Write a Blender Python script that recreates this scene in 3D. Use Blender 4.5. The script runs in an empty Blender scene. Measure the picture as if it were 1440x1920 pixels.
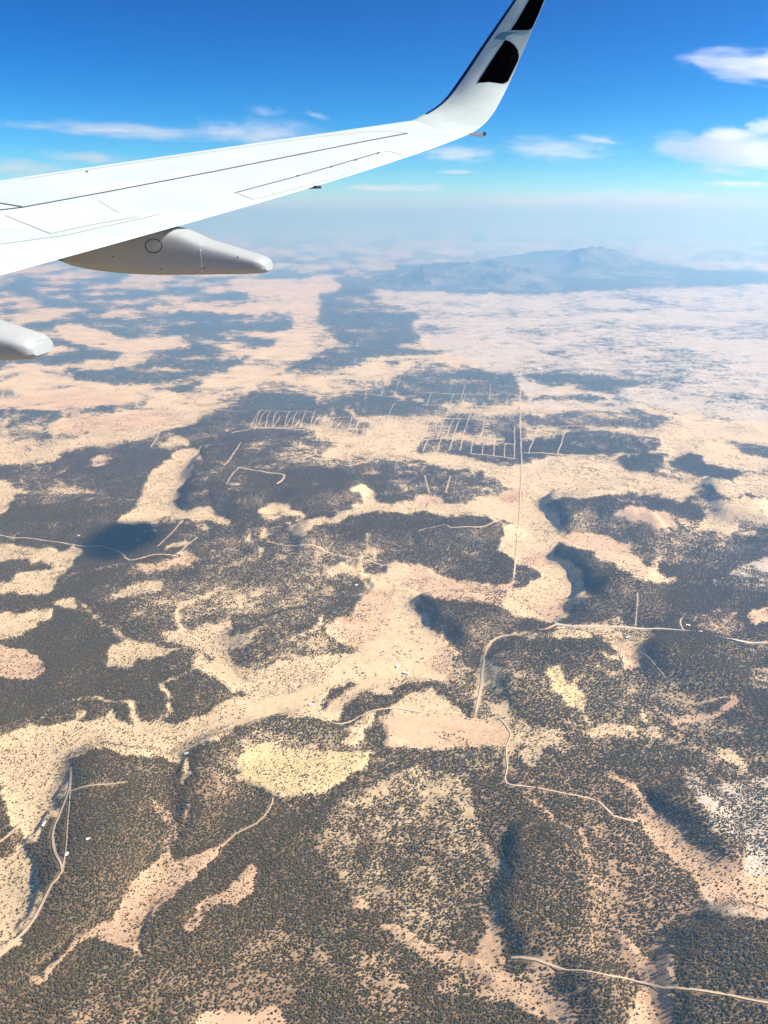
import bpy, bmesh, math, random
import numpy as np
from mathutils import Vector
from mathutils.bvhtree import BVHTree
R = math.radians
random.seed(4); RNG = np.random.default_rng(11)
S = bpy.context.scene
COL = S.collection

# ------------------------------------------------------------------ camera
F = 1450.0                       # focal length in pixels of the 1440 x 1920 photograph
PITCH = math.atan(558 / F)       # the camera looks down by this much
H = 1500.0                       # height of the aircraft cabin above the plain
cam_d = bpy.data.cameras.new('camera'); cam = bpy.data.objects.new('camera', cam_d); COL.objects.link(cam)
cam_d.sensor_fit = 'VERTICAL'; cam_d.sensor_height = 36; cam_d.sensor_width = 27; cam_d.lens = F / 1920 * 36
cam.location = (0, 0, H); cam.rotation_euler = (math.pi / 2 - PITCH, 0, 0)
cam_d.clip_start = 0.1; cam_d.clip_end = 400000
S.camera = cam

# ------------------------------------------------------------------ world, sun, exposure
SUN_EL, SUN_AZ = 44, 95          # degrees; azimuth clockwise from the view direction
W = bpy.data.worlds.new('World'); S.world = W; W.use_nodes = True
nt = W.node_tree; bg = nt.nodes['Background']
sky = nt.nodes.new('ShaderNodeTexSky'); sky.sky_type = 'NISHITA'; sky.sun_disc = False
sky.sun_elevation = R(SUN_EL); sky.sun_rotation = R(SUN_AZ)
sky.altitude = 2500; sky.air_density = 1.0; sky.dust_density = 0.3; sky.ozone_density = 4.0
hs = nt.nodes.new('ShaderNodeHueSaturation'); hs.inputs['Saturation'].default_value = 1.42; hs.inputs['Value'].default_value = 0.5; hs.inputs['Hue'].default_value = 0.488
gm = nt.nodes.new('ShaderNodeGamma'); gm.inputs['Gamma'].default_value = 1.75
nt.links.new(sky.outputs[0], hs.inputs['Color']); nt.links.new(hs.outputs[0], gm.inputs['Color']); nt.links.new(gm.outputs[0], bg.inputs['Color'])
bg.inputs['Strength'].default_value = 0.066
sl = bpy.data.lights.new('sun', 'SUN'); sl.energy = 5.0; sl.angle = R(0.5); sl.color = (1.0, 0.96, 0.88)
so = bpy.data.objects.new('sun', sl); COL.objects.link(so); so.rotation_euler = (R(90 - SUN_EL), 0, math.pi - R(SUN_AZ))
so.location = (0, 0, 3000)
S.view_settings.view_transform = 'Standard'; S.view_settings.look = 'None'
S.view_settings.exposure = 0.9; S.view_settings.gamma = 1
S.cycles.volume_bounces = 4

# ------------------------------------------------------------------ helpers
def tag(o, label=None, cat=None, group=None, kind=None):
    if label: o['label'] = label
    if cat: o['category'] = cat
    if group: o['group'] = group
    if kind: o['kind'] = kind
    return o
def empty(name, loc=(0, 0, 0)):
    o = bpy.data.objects.new(name, None); COL.objects.link(o); o.location = loc; return o
def mesh_obj(name, verts, faces, mat, parent=None, smooth=False):
    m = bpy.data.meshes.new(name); m.from_pydata([tuple(v) for v in verts], [], faces); m.update()
    if mat: m.materials.append(mat)
    if smooth: m.polygons.foreach_set('use_smooth', [True] * len(m.polygons))
    o = bpy.data.objects.new(name, m); COL.objects.link(o)
    if parent: o.parent = parent
    return o
def big_mesh(name, V, Q, mat, smooth=True):
    m = bpy.data.meshes.new(name)
    m.vertices.add(len(V)); m.vertices.foreach_set('co', np.ascontiguousarray(V, np.float32).ravel())
    m.loops.add(Q.size); m.loops.foreach_set('vertex_index', Q.astype(np.int32).ravel())
    m.polygons.add(len(Q)); m.polygons.foreach_set('loop_start', np.arange(0, Q.size, 4, dtype=np.int32))
    m.polygons.foreach_set('use_smooth', np.full(len(Q), smooth))
    m.update(calc_edges=True); m.materials.append(mat)
    o = bpy.data.objects.new(name, m); COL.objects.link(o); return o
def grid_quads(nr, nc, wrap=False):
    i, j = np.meshgrid(np.arange(nr - 1), np.arange(nc if wrap else nc - 1), indexing='ij')
    a = i * nc + j; b = i * nc + (j + 1) % nc
    return np.stack([a, b, b + nc, a + nc], -1).reshape(-1, 4)
class NT:
    def __init__(s, name):
        s.m = bpy.data.materials.new(name); s.m.use_nodes = True; s.t = s.m.node_tree
        s.p = s.t.nodes['Principled BSDF']; s.out = s.t.nodes['Material Output']
    def n(s, typ, **kw):
        x = s.t.nodes.new(typ)
        for k, v in kw.items():
            if k.startswith('i_'): x.inputs[k[2:].replace('_', ' ')].default_value = v
            else: setattr(x, k, v)
        return x
    def l(s, a, b): s.t.links.new(a, b)
    def math(s, op, a, b=None, c=None, clamp=False):
        x = s.t.nodes.new('ShaderNodeMath'); x.operation = op; x.use_clamp = clamp
        for i, v in enumerate((a, b, c)):
            if v is None: continue
            if hasattr(v, 'links'): s.l(v, x.inputs[i])
            else: x.inputs[i].default_value = v
        return x.outputs[0]
    def mix(s, f, a, b):
        x = s.t.nodes.new('ShaderNodeMix'); x.data_type = 'RGBA'
        for inp, v in ((x.inputs[0], f), (x.inputs[6], a), (x.inputs[7], b)):
            if hasattr(v, 'links'): s.l(v, inp)
            elif isinstance(v, (int, float)): inp.default_value = v
            else: inp.default_value = (*v, 1)
        return x.outputs[2]
    def step(s, v, lo, hi):
        x = s.t.nodes.new('ShaderNodeMapRange'); x.interpolation_type = 'SMOOTHSTEP'
        s.l(v, x.inputs[0]); x.inputs[1].default_value = lo; x.inputs[2].default_value = hi
        return x.outputs[0]
    def noise(s, vec, scale, detail=3, rough=0.55):
        x = s.n('ShaderNodeTexNoise'); s.l(vec, x.inputs['Vector'])
        x.inputs['Scale'].default_value = scale; x.inputs['Detail'].default_value = detail; x.inputs['Roughness'].default_value = rough
        return x.outputs[0]
def simple(name, col, rough=0.6, metal=0, var=0.15, scale=3.0, spec=0.5):
    k = NT(name); tc = k.n('ShaderNodeTexCoord')
    nz = k.noise(tc.outputs['Object'], scale, 4)
    c = k.mix(nz, tuple(x * (1 - var) for x in col), tuple(min(1, x * (1 + var)) for x in col))
    k.l(c, k.p.inputs['Base Color']); k.p.inputs['Roughness'].default_value = rough
    k.p.inputs['Metallic'].default_value = metal; k.p.inputs['Specular IOR Level'].default_value = spec
    return k.m

# numpy value noise
_T = np.random.default_rng(5).random((256, 256))
def vnoise(x, y):
    xi = np.floor(x).astype(np.int64); yi = np.floor(y).astype(np.int64)
    fx = x - xi; fy = y - yi; fx = fx * fx * (3 - 2 * fx); fy = fy * fy * (3 - 2 * fy)
    a = _T[xi & 255, yi & 255]; b = _T[(xi + 1) & 255, yi & 255]; c = _T[xi & 255, (yi + 1) & 255]; d = _T[(xi + 1) & 255, (yi + 1) & 255]
    return (a * (1 - fx) + b * fx) * (1 - fy) + (c * (1 - fx) + d * fx) * fy
def fbm(x, y, wave, octs, foot=None, rough=0.55):
    s = np.zeros_like(x, dtype=float); amp = 1; tot = 0
    for o in range(octs):
        w = wave / 2 ** o
        v = vnoise(x / w + 17.3 * o, y / w - 9.1 * o) - 0.5
        if foot is not None: v = v * np.clip(w / (2 * foot) - 0.5, 0, 1)
        s += amp * v; tot += amp; amp *= rough
    return 0.5 + s / tot * 1.6
def ridged(x, y, wave, octs):
    s = np.zeros_like(x, dtype=float); amp = 1; tot = 0; prev = 1
    for o in range(octs):
        w = wave / 2 ** o
        v = 1 - np.abs(vnoise(x / w + 7.7 * o, y / w + 3.3 * o) * 2 - 1); v = v * v * prev
        prev = np.clip(v * 1.5, 0, 1); s += amp * v; tot += amp; amp *= 0.5
    return s / tot
cP, sP = math.cos(PITCH), math.sin(PITCH)
def to_px(x, y, z):               # a world point -> where the photograph shows it
    zz = z - H
    D = y * cP - zz * sP; U = y * sP + zz * cP
    D = np.where(D > 1, D, 1)
    return 720 + F * x / D, 960 - F * U / D
def ray(px, py):
    X = (px - 720) / F; U = (960 - py) / F
    return np.array([X, cP + U * sP, -sP + U * cP]) if np.isscalar(px) else (X, cP + U * sP, -sP + U * cP)
def flat(px, py):                 # a pixel -> the plain at z = 0
    dx, dy, dz = ray(np.asarray(px, float), np.asarray(py, float))
    dz = np.minimum(dz, -0.006)
    return dx * H / -dz, dy * H / -dz

# ------------------------------------------------------------------ the land map (traced clearings, woods and soils)
SX0, SX1, SY0, SY1, ST = -400, 1840, 404, 2100, 2.0
gx, gy = np.meshgrid(np.arange(SX0, SX1, ST), np.arange(SY0, SY1, ST))
wx, wy = flat(gx, gy)
foot = np.hypot(wx, np.hypot(wy, H)) / F * ST * 1.5
# ragged edges: warp the lookup
wr = 6.0
jx = gx + (fbm(wx, wy, 160, 5, foot, .78) - .5) * 30 + (fbm(wx + 999, wy, 900, 2) - .5) * 8
jy = gy + ((fbm(wx, wy + 555, 160, 5, foot, .78) - .5) * 23 + (fbm(wx, wy + 7777, 900, 2) - .5) * 6) * np.clip((gy - 420) / 500, .12, 1)
def inside(poly, X=None, Y=None):
    X = jx if X is None else X; Y = jy if Y is None else Y
    P = np.array(poly, float); m = np.zeros(X.shape, bool)
    x0, y0 = P.min(0); x1, y1 = P.max(0)
    sel = (X >= x0) & (X <= x1) & (Y >= y0) & (Y <= y1)
    xs = X[sel]; ys = Y[sel]; r = np.zeros(xs.shape, bool)
    for (ax, ay), (bx, by) in zip(P, np.roll(P, -1, 0)):
        if ay == by: continue
        c = ((ay > ys) != (by > ys)) & (xs < (bx - ax) * (ys - ay) / (by - ay) + ax)
        r ^= c
    m[sel] = r; return m
cover = np.full(gx.shape, .84); patch = np.full(gx.shape, .42)
SOIL = {'tan': (.655, .49, .305), 'pink': (.64, .43, .275), 'yel': (.68, .52, .28), 'pale': (.66, .54, .40), 'red': (.50, .28, .19), 'rose': (.57, .47, .38), 'clay_vignette': (.55, .37, .235)}  # last entry: brown foreground soil with lens vignette darkening put into its colour
soil = np.empty(gx.shape + (3,)); soil[:] = SOIL['tan']
POLY = [
 (.84, .36, 'clay_vignette', [(-400,1835),(0,1800),(60,1720),(90,1650),(140,1500),(350,1460),(700,1450),(1000,1440),(1180,1460),(1840,1440),(1840,2100),(-400,2100)]),
 # far country
 (.55, .9, 'tan', [(-400,470),(620,470),(610,560),(605,600),(640,640),(540,690),(470,735),(300,830),(0,865),(-400,880)]),
 (.42, .5, 'rose', [(-400,404),(1840,404),(1840,500),(1440,505),(720,505),(620,520),(-400,480)]),
 (.25, .34, 'rose', [(690,535),(760,530),(840,548),(960,552),(1100,545),(1240,540),(1840,520),(1840,900),(1440,890),(1400,830),(1330,800),(1240,770),(1100,770),(980,785),(985,740),(960,705),(900,695),(840,682),(800,645),(760,605),(720,565)]),
 (.10, .45, 'tan', [(420,530),(600,520),(640,535),(620,560),(600,590),(620,630),(650,645),(740,650),(640,660),(545,690),(475,730),(430,755),(400,775),(330,800),(300,815),(180,833),(60,856),(0,866),(-100,870),(-100,850),(100,835),(200,800),(300,760),(420,700),(520,645),(560,600),(480,560)]),
 (.06, .2, 'tan', [(140,695),(180,678),(270,670),(290,680),(210,690),(160,697)]),
 (.06, .2, 'tan', [(95,610),(130,608),(200,625),(280,650),(200,655),(130,640)]),
 (.05, .2, 'tan', [(0,715),(60,700),(135,700),(130,715),(60,728),(0,732)]),
 (.08, .3, 'pink', [(0,745),(90,738),(160,728),(240,742),(220,760),(120,775),(0,765)]),
 (.08, .3, 'pink', [(70,800),(130,790),(240,775),(330,760),(360,770),(300,800),(200,812),(120,810)]),
 (.05, .3, 'tan', [(0,855),(60,850),(110,830),(150,820),(170,830),(90,852),(0,868)]),
 (.05, .3, 'tan', [(290,735),(420,742),(400,762),(330,770),(270,765)]),
 (.85, .2, 'tan', [(165,705),(270,700),(330,705),(300,720),(200,722)]),
 (.85, .3, 'tan', [(30,790),(80,775),(130,782),(90,800),(85,825),(30,835),(0,825)]),
 (.85, .2, 'tan', [(370,690),(420,688),(440,695),(410,702),(375,700)]),
 (.85, .2, 'tan', [(215,615),(290,618),(270,632),(220,630)]),
 (.85, .2, 'tan', [(350,622),(400,615),(410,628),(360,645),(330,645)]),
 (.80, .4, 'tan', [(600,545),(660,550),(730,570),(790,592),(760,622),(700,640),(650,638),(610,612),(598,580)]),
 (1.25, .0, 'tan', [(738,500),(830,492),(1000,490),(1100,480),(1220,495),(1440,520),(1440,528),(1200,524),(1110,545),(1000,552),(850,550),(790,530)]),
 (.62, .9, 'tan', [(640,640),(800,645),(900,690),(985,740),(980,785),(980,800),(720,775),(560,745),(480,732),(545,690)]),
 (.60, .7, 'tan', [(480,770),(640,765),(980,790),(1000,870),(900,860),(740,850),(560,815),(440,800)]),
 # middle distance, bare ground
 (.10, .3, 'tan', [(640,768),(720,780),(760,798),(800,802),(815,835),(850,852),(990,872),(1015,890),(975,916),(900,890),(850,882),(780,857),(750,835),(700,805)]),
 (.22, .5, 'tan', [(540,788),(600,800),(660,818),(740,828),(780,830),(790,852),(700,849),(600,862),(620,851),(700,841),(560,808)]),
 (.45, .5, 'tan', [(530,700),(640,696),(740,712),(740,738),(620,745),(530,725)]),
 (.08, .2, 'tan', [(548,716),(580,710),(596,718),(580,727),(556,728)]),
 (.07, .3, 'tan', [(212,982),(245,960),(268,915),(280,880),(318,862),(340,842),(372,843),(370,860),(350,900),(325,942),(330,955),(400,958),(430,985),(350,975),(270,986),(230,986)]),
 (.08, .1, 'tan', [(298,838),(320,821),(350,822),(357,836),(330,832)]),
 (.16, .2, 'pink', [(156,874),(180,862),(208,856),(206,870),(175,876)]),
 (.06, .1, 'tan', [(-60,880),(0,899),(15,897),(25,914),(46,915),(20,930),(8,955),(0,966),(-60,990)]),
 (.10, .1, 'tan', [(48,866),(100,857),(125,859),(70,870)]),
 (.10, .3, 'tan', [(483,957),(515,944),(562,960),(572,975),(520,978),(490,972)]),
 (.06, .3, 'tan', [(660,908),(690,909),(702,935),(740,945),(800,940),(850,945),(925,930),(975,914),(978,978),(870,970),(760,966),(690,969),(600,986),(570,1002),(535,988),(620,972),(655,955),(690,944)]),
 (.10, .1, 'pink', [(780,937),(815,930),(835,940),(825,953),(788,953)]),
 (.03, .1, 'red', [(935,935),(975,918),(975,944),(945,945)]),
 (.10, .3, 'tan', [(975,872),(1050,850),(1130,855),(1180,884),(1300,895),(1400,888),(1840,880),(1840,935),(1400,925),(1350,925),(1335,903),(1315,905),(1290,932),(1240,930),(1200,923),(1130,923),(1105,938),(1060,930),(1022,942),(1032,965),(1062,1000),(965,1010)]),
 (.45, .9, 'tan', [(1150,935),(1300,930),(1440,930),(1840,940),(1840,1060),(1440,1010),(1330,1000),(1280,985),(1200,950)]),
 # middle distance, woods on the plain
 (.25, .6, 'tan', [(978,768),(1240,762),(1440,800),(1840,800),(1840,900),(1440,890),(1300,900),(1180,880),(1120,856),(1050,850),(980,872)]),
 (.84, .4, 'tan', [(728,712),(760,692),(800,680),(850,688),(905,700),(920,715),(975,730),(968,752),(900,762),(860,746),(760,757),(720,742)]),
 (.80, .5, 'tan', [(915,792),(960,780),(1080,772),(1140,768),(1200,775),(1265,786),(1240,800),(1150,797),(1070,802),(980,792)]),
 (.86, .3, 'tan', [(775,842),(800,820),(900,828),(960,836),(1000,826),(1100,808),(1150,810),(1238,824),(1232,842),(1160,852),(1100,850),(1050,852),(990,865),(962,872),(920,872),(860,852),(790,852)]),
 (.86, .2, 'tan', [(1155,857),(1200,848),(1245,850),(1242,866),(1212,888),(1180,882)]),
 (.86, .3, 'tan', [(1248,866),(1280,848),(1312,850),(1322,870),(1385,886),(1375,896),(1320,890),(1270,877)]),
 (.86, .2, 'tan', [(1348,832),(1370,824),(1420,830),(1480,846),(1480,862),(1400,850)]),
 (.86, .3, 'tan', [(980,760),(1010,740),(1090,738),(1130,745),(1100,752),(1030,752)]),
 (.55, .6, 'tan', [(980,700),(1080,700),(1200,720),(1150,735),(1040,730)]),
 # band around y = 1000-1110
 (.08, .3, 'tan', [(-60,1030),(0,1027),(20,1022),(67,1025),(127,1029),(135,1022),(150,1026),(166,1041),(133,1054),(122,1070),(100,1104),(90,1119),(50,1118),(20,1110),(-60,1108)]),
 (.84, .2, 'tan', [(-60,1062),(20,1058),(45,1054),(75,1052),(98,1064),(93,1075),(60,1073),(40,1079),(27,1092),(27,1097),(-60,1098)]),
 (.08, .2, 'tan', [(95,1132),(115,1123),(138,1128),(139,1141),(118,1141)]),
 (.05, .2, 'tan', [(-60,1156),(0,1152),(60,1150),(95,1141),(106,1149),(90,1165),(50,1178),(20,1198),(-60,1204)]),
 (.10, .2, 'pink', [(-60,1215),(35,1214),(60,1221),(86,1238),(90,1256),(68,1269),(30,1269),(0,1262),(-60,1262)]),
 (.10, .2, 'tan', [(197,1244),(200,1226),(215,1211),(245,1204),(290,1207),(334,1216),(302,1228),(280,1236),(255,1230),(240,1241),(232,1252),(210,1252)]),
 (.30, .4, 'pink', [(236,1072),(290,1054),(350,1040),(367,1050),(345,1066),(300,1077),(275,1087),(240,1084)]),
 (.35, .5, 'tan', [(213,1118),(262,1097),(305,1092),(292,1106),(225,1128)]),
 (.32, .5, 'tan', [(300,1186),(350,1180),(430,1172),(437,1196),(485,1180),(470,1202),(430,1215),(425,1240),(480,1257),(485,1290),(440,1270),(400,1232),(370,1212),(310,1202)]),
 (.03, .2, 'tan', [(368,1264),(385,1243),(402,1234),(430,1250),(462,1280),(440,1293),(425,1292),(400,1279)]),
 # the long valley and the central basin
 (.07, .3, 'tan', [(-60,1400),(0,1388),(30,1374),(65,1360),(95,1365),(110,1356),(150,1352),(190,1345),(205,1322),(222,1350),(240,1355),(290,1350),(330,1356),(362,1347),(400,1330),(430,1311),(480,1290),(560,1268),(600,1260),(650,1226),(672,1200),(608,1182),(640,1162),(668,1156),(680,1120),(694,1094),(686,1080),(728,1058),(752,1060),(778,1072),(784,1120),(780,1142),(800,1162),(830,1186),(842,1212),(828,1228),(802,1242),(832,1266),(832,1292),(800,1292),(762,1287),(742,1302),(690,1300),(650,1320),(640,1350),(560,1341),(520,1344),(480,1356),(440,1372),(400,1391),(352,1410),(342,1432),(300,1420),(250,1412),(165,1405),(136,1412),(128,1440),(132,1472),(118,1500),(105,1545),(85,1540),(72,1566),(52,1578),(64,1600),(86,1632),(80,1672),(60,1716),(36,1742),(40,1760),(0,1792),(-60,1830)]),
 (.28, .5, 'tan', [(480,1252),(540,1237),(620,1230),(672,1214),(652,1242),(560,1300),(482,1306),(450,1285)]),
 (.25, .5, 'pink', [(768,1064),(800,1068),(830,1080),(850,1091),(890,1094),(965,1088),(970,1140),(900,1130),(850,1125),(800,1115),(785,1112)]),
 (.22, .3, 'pink', [(640,1162),(672,1150),(690,1105),(735,1100),(735,1150),(700,1200),(650,1205),(610,1185)]),
 (.10, .3, 'tan', [(606,1056),(640,1061),(646,1056),(658,1068),(690,1075),(692,1083),(640,1079),(612,1077)]),
 (.85, .2, 'tan', [(783,1142),(788,1126),(818,1120),(845,1127),(862,1134),(900,1134),(965,1152),(990,1165),(960,1188),(915,1191),(870,1208),(850,1206),(815,1181)]),
 (.30, .4, 'pink', [(800,1240),(850,1208),(860,1218),(840,1245),(830,1270),(812,1260)]),
 (.86, .2, 'tan', [(640,1352),(650,1322),(690,1301),(740,1300),(748,1318),(722,1331),(680,1344),(650,1357)]),
 (.82, .2, 'tan', [(734,1292),(760,1277),(800,1277),(832,1290),(850,1320),(820,1308),(800,1293),(760,1296),(745,1304)]),
 (.84, .2, 'tan', [(605,1328),(630,1300),(665,1280),(668,1290),(640,1312),(612,1332)]),
 (.05, .1, 'tan', [(741,1338),(748,1312),(770,1300),(800,1292),(830,1310),(857,1330),(866,1346),(800,1348)]),
 (.01, .1, 'pink', [(718,1398),(718,1375),(722,1348),(738,1340),(860,1344),(890,1350),(948,1356),(957,1378),(952,1403),(930,1396),(880,1401),(835,1409),(780,1403)]),
 (.10, .2, 'tan', [(648,1388),(655,1365),(690,1341),(722,1330),(712,1348),(690,1370),(670,1392)]),
 (.50, .4, 'tan', [(892,1236),(928,1236),(938,1290),(950,1330),(1000,1356),(965,1400),(952,1440),(948,1400),(957,1370),(930,1350),(886,1346),(884,1300)]),
 (.16, .2, 'yel', [(452,1412),(475,1398),(500,1394),(560,1400),(600,1411),(640,1407),(692,1408),(672,1440),(640,1466),(600,1489),(560,1491),(510,1496),(470,1481),(446,1456),(449,1430)]),
 (.55, .4, 'tan', [(480,1372),(560,1385),(600,1405),(500,1394),(455,1405),(440,1390)]),
 (.12, .2, 'tan', [(338,1412),(352,1410),(356,1440),(348,1470),(344,1440)]),
 # right of the straight road
 (.08, .3, 'tan', [(962,978),(982,958),(1035,960),(1060,990),(1063,1006),(1046,1025),(1040,1040),(1062,1055),(1085,1075),(1101,1100),(1104,1116),(1080,1126),(1066,1133),(1068,1156),(1045,1164),(1000,1150),(955,1150),(945,1120),(985,1096),(1018,1086),(1015,1075),(985,1060),(962,1056),(930,1030),(950,1010)]),
 (.84, .2, 'tan', [(950,1062),(985,1061),(1008,1074),(1010,1084),(980,1092),(950,1086)]),
 (.03, .1, 'pink', [(974,1036),(1030,1034),(1041,1050),(1035,1062),(969,1058)]),
 (.12, .2, 'pink', [(1010,1135),(1055,1120),(1062,1150),(1040,1158),(1005,1142)]),
 (.04, .2, 'pink', [(1058,1012),(1080,994),(1110,997),(1150,1009),(1178,1026),(1196,1046),(1150,1056),(1100,1036),(1062,1027)]),
 (.25, .5, 'tan', [(1140,1046),(1200,1050),(1217,1066),(1230,1042),(1237,1070),(1274,1080),(1250,1093),(1205,1093),(1150,1062)]),
 (.10, .3, 'pink', [(1152,966),(1185,949),(1240,960),(1262,986),(1230,984),(1190,976),(1160,974)]),
 (.12, .3, 'tan', [(1312,986),(1330,954),(1372,950),(1388,990),(1350,1001)]),
 (.40, .9, 'rose', [(1335,1080),(1440,1040),(1840,1040),(1840,1110),(1440,1104),(1380,1132),(1340,1102)]),
 (.05, .1, 'rose', [(1405,1055),(1480,1040),(1480,1070),(1420,1075)]),
 (.30, .6, 'pink', [(1272,1152),(1310,1150),(1350,1120),(1372,1108),(1376,1150),(1404,1170),(1362,1192),(1310,1178)]),
 (.12, .3, 'pink', [(1398,1150),(1440,1134),(1500,1130),(1500,1160),(1408,1168)]),
 (.28, .5, 'tan', [(1150,1150),(1172,1165),(1240,1190),(1218,1216),(1202,1252),(1170,1242),(1155,1216),(1130,1196),(960,1192),(958,1180),(1050,1175),(1100,1170)]),
 (.05, .1, 'pink', [(1153,1210),(1190,1204),(1197,1228),(1188,1254),(1168,1246)]),
 (.28, .4, 'yel', [(1018,1250),(1060,1248),(1062,1280),(1102,1296),(1102,1322),(1075,1328),(1060,1306),(1030,1276)]),
 (.30, .4, 'red', [(1250,1358),(1320,1336),(1368,1318),(1362,1300),(1384,1305),(1382,1322),(1330,1346),(1265,1362)]),
 (.40, .6, 'tan', [(965,1345),(1010,1362),(1055,1370),(1052,1392),(1022,1402),(1010,1442),(985,1432),(962,1382)]),
 (.42, .6, 'tan', [(1100,1365),(1180,1362),(1250,1370),(1240,1392),(1160,1385),(1110,1382)]),
 (.36, .5, 'tan', [(1330,1402),(1380,1408),(1400,1445),(1370,1440)]),
 (.40, .7, 'tan', [(1400,1250),(1440,1245),(1560,1240),(1560,1320),(1440,1300),(1410,1290)]),
 # foreground
 (.84, .2, 'clay_vignette', [(-60,1440),(0,1455),(11,1464),(15,1512),(30,1550),(0,1576),(-60,1590)]),
 (.62, .4, 'clay_vignette', [(-60,1600),(0,1588),(15,1570),(45,1545),(52,1560),(36,1590),(0,1612),(-60,1630)]),
 (.80, .2, 'clay_vignette', [(75,1546),(95,1530),(108,1532),(107,1600),(92,1642),(80,1620),(68,1590)]),
 (.09, .15, 'clay_vignette', [(300,1600),(316,1604),(330,1616),(360,1611),(400,1588),(421,1584),(412,1602),(370,1641),(330,1676),(302,1700),(276,1741),(266,1766),(262,1781),(240,1776),(205,1771),(175,1760),(150,1776),(125,1801),(105,1822),(90,1841),(62,1844),(90,1815),(120,1795),(140,1755),(165,1740),(205,1725),(215,1710),(250,1660),(275,1635),(300,1616)]),
 (.10, .15, 'clay_vignette', [(348,1742),(360,1720),(370,1695),(415,1676),(430,1671),(460,1640),(470,1624),(485,1624),(482,1680),(460,1691),(440,1699),(400,1696),(380,1720),(370,1738),(355,1752)]),
 (.34, .4, 'clay_vignette', [(268,1478),(300,1500),(320,1530),(330,1542),(345,1520),(353,1484),(358,1500),(350,1541),(322,1580),(318,1604),(300,1602),(298,1570),(310,1545)]),
 (.66, .5, 'clay_vignette', [(180,1815),(260,1800),(420,1790),(500,1740),(570,1760),(640,1830),(620,1920),(560,2000),(200,2000),(140,1900)]),
 (.05, .2, 'pink', [(372,1925),(390,1898),(480,1897),(510,1884),(532,1912),(540,2000),(380,2000)]),
 (.60, .35, 'tan', [(620,1500),(700,1462),(760,1440),(880,1448),(892,1520),(902,1560),(940,1622),(935,1760),(900,1792),(850,1782),(760,1740),(690,1700),(640,1650),(596,1600),(600,1540)]),
 (.56, .35, 'tan', [(740,1500),(800,1480),(880,1500),(870,1580),(800,1640),(700,1660),(690,1600),(720,1540)]),
 (.72, .3, 'clay_vignette', [(668,1560),(700,1552),(700,1620),(688,1660),(668,1640)]),
 (.84, .2, 'clay_vignette', [(845,1730),(905,1700),(908,1770),(880,1795),(850,1782)]),
 (.14, .3, 'clay_vignette', [(886,1568),(920,1588),(952,1630),(948,1644),(925,1622),(902,1592)]),
 (.10, .2, 'clay_vignette', [(653,1686),(680,1689),(704,1706),(665,1704)]),
 (.34, .5, 'clay_vignette', [(898,1692),(940,1654),(944,1700),(942,1800),(962,1832),(1000,1822),(1025,1790),(1036,1800),(1042,1850),(1070,1890),(1090,1925),(1110,2000),(1075,2000),(1050,1915),(1000,1900),(950,1884),(880,1870),(800,1860),(830,1830),(760,1770),(744,1752),(708,1726),(730,1726),(762,1744),(800,1765),(850,1786),(890,1800),(912,1750)]),
 (.07, .1, 'clay_vignette', [(710,1724),(732,1728),(762,1748),(800,1778),(760,1765),(735,1750)]),
 (.07, .1, 'clay_vignette', [(862,1790),(900,1812),(962,1846),(1010,1850),(1060,1892),(1085,1925),(1060,1925),(1000,1898),(950,1880),(890,1862),(930,1850),(890,1820)]),
 (.26, .4, 'clay_vignette', [(1190,1530),(1200,1524),(1230,1545),(1275,1570),(1320,1600),(1360,1616),(1402,1640),(1400,1700),(1340,1702),(1320,1672),(1300,1642),(1260,1602),(1215,1562)]),
 (.30, .3, 'clay_vignette', [(1196,1488),(1216,1494),(1242,1530),(1292,1566),(1270,1572),(1225,1545)]),
 (.50, .35, 'rose', [(1275,1438),(1330,1470),(1440,1460),(1560,1450),(1560,1720),(1400,1716),(1380,1722),(1338,1706),(1325,1660),(1398,1640),(1396,1580),(1350,1560),(1330,1520),(1290,1480)]),
 (.20, .2, 'pink', [(1330,1655),(1380,1645),(1500,1640),(1500,1712),(1400,1712),(1345,1702)]),
 (.72, .3, 'pink', [(1130,1650),(1200,1640),(1300,1665),(1290,1720),(1240,1745),(1150,1710)]),
 (.80, .28, 'clay_vignette', [(1020,1640),(1120,1560),(1260,1600),(1310,1680),(1310,1760),(1240,1790),(1200,1800),(1100,1820),(1040,1790),(1010,1720)]),
 (.28, .5, 'clay_vignette', [(1145,1738),(1172,1758),(1202,1800),(1216,1820),(1238,1788),(1252,1798),(1250,1850),(1256,1900),(1275,2000),(1165,2000),(1190,1860),(1190,1822),(1160,1780)]),
 (.93, .1, 'clay_vignette', [(1262,1790),(1320,1740),(1380,1725),(1560,1720),(1560,2000),(1280,2000),(1256,1900)]),
 (.60, .4, 'pink', [(640,1780),(720,1780),(760,1850),(740,1925),(760,2000),(640,2000),(660,1900)]),
]
for c, p, s_, P in POLY:
    m = inside(P); cover[m] = c; patch[m] = p; soil[m] = SOIL[s_]
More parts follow.
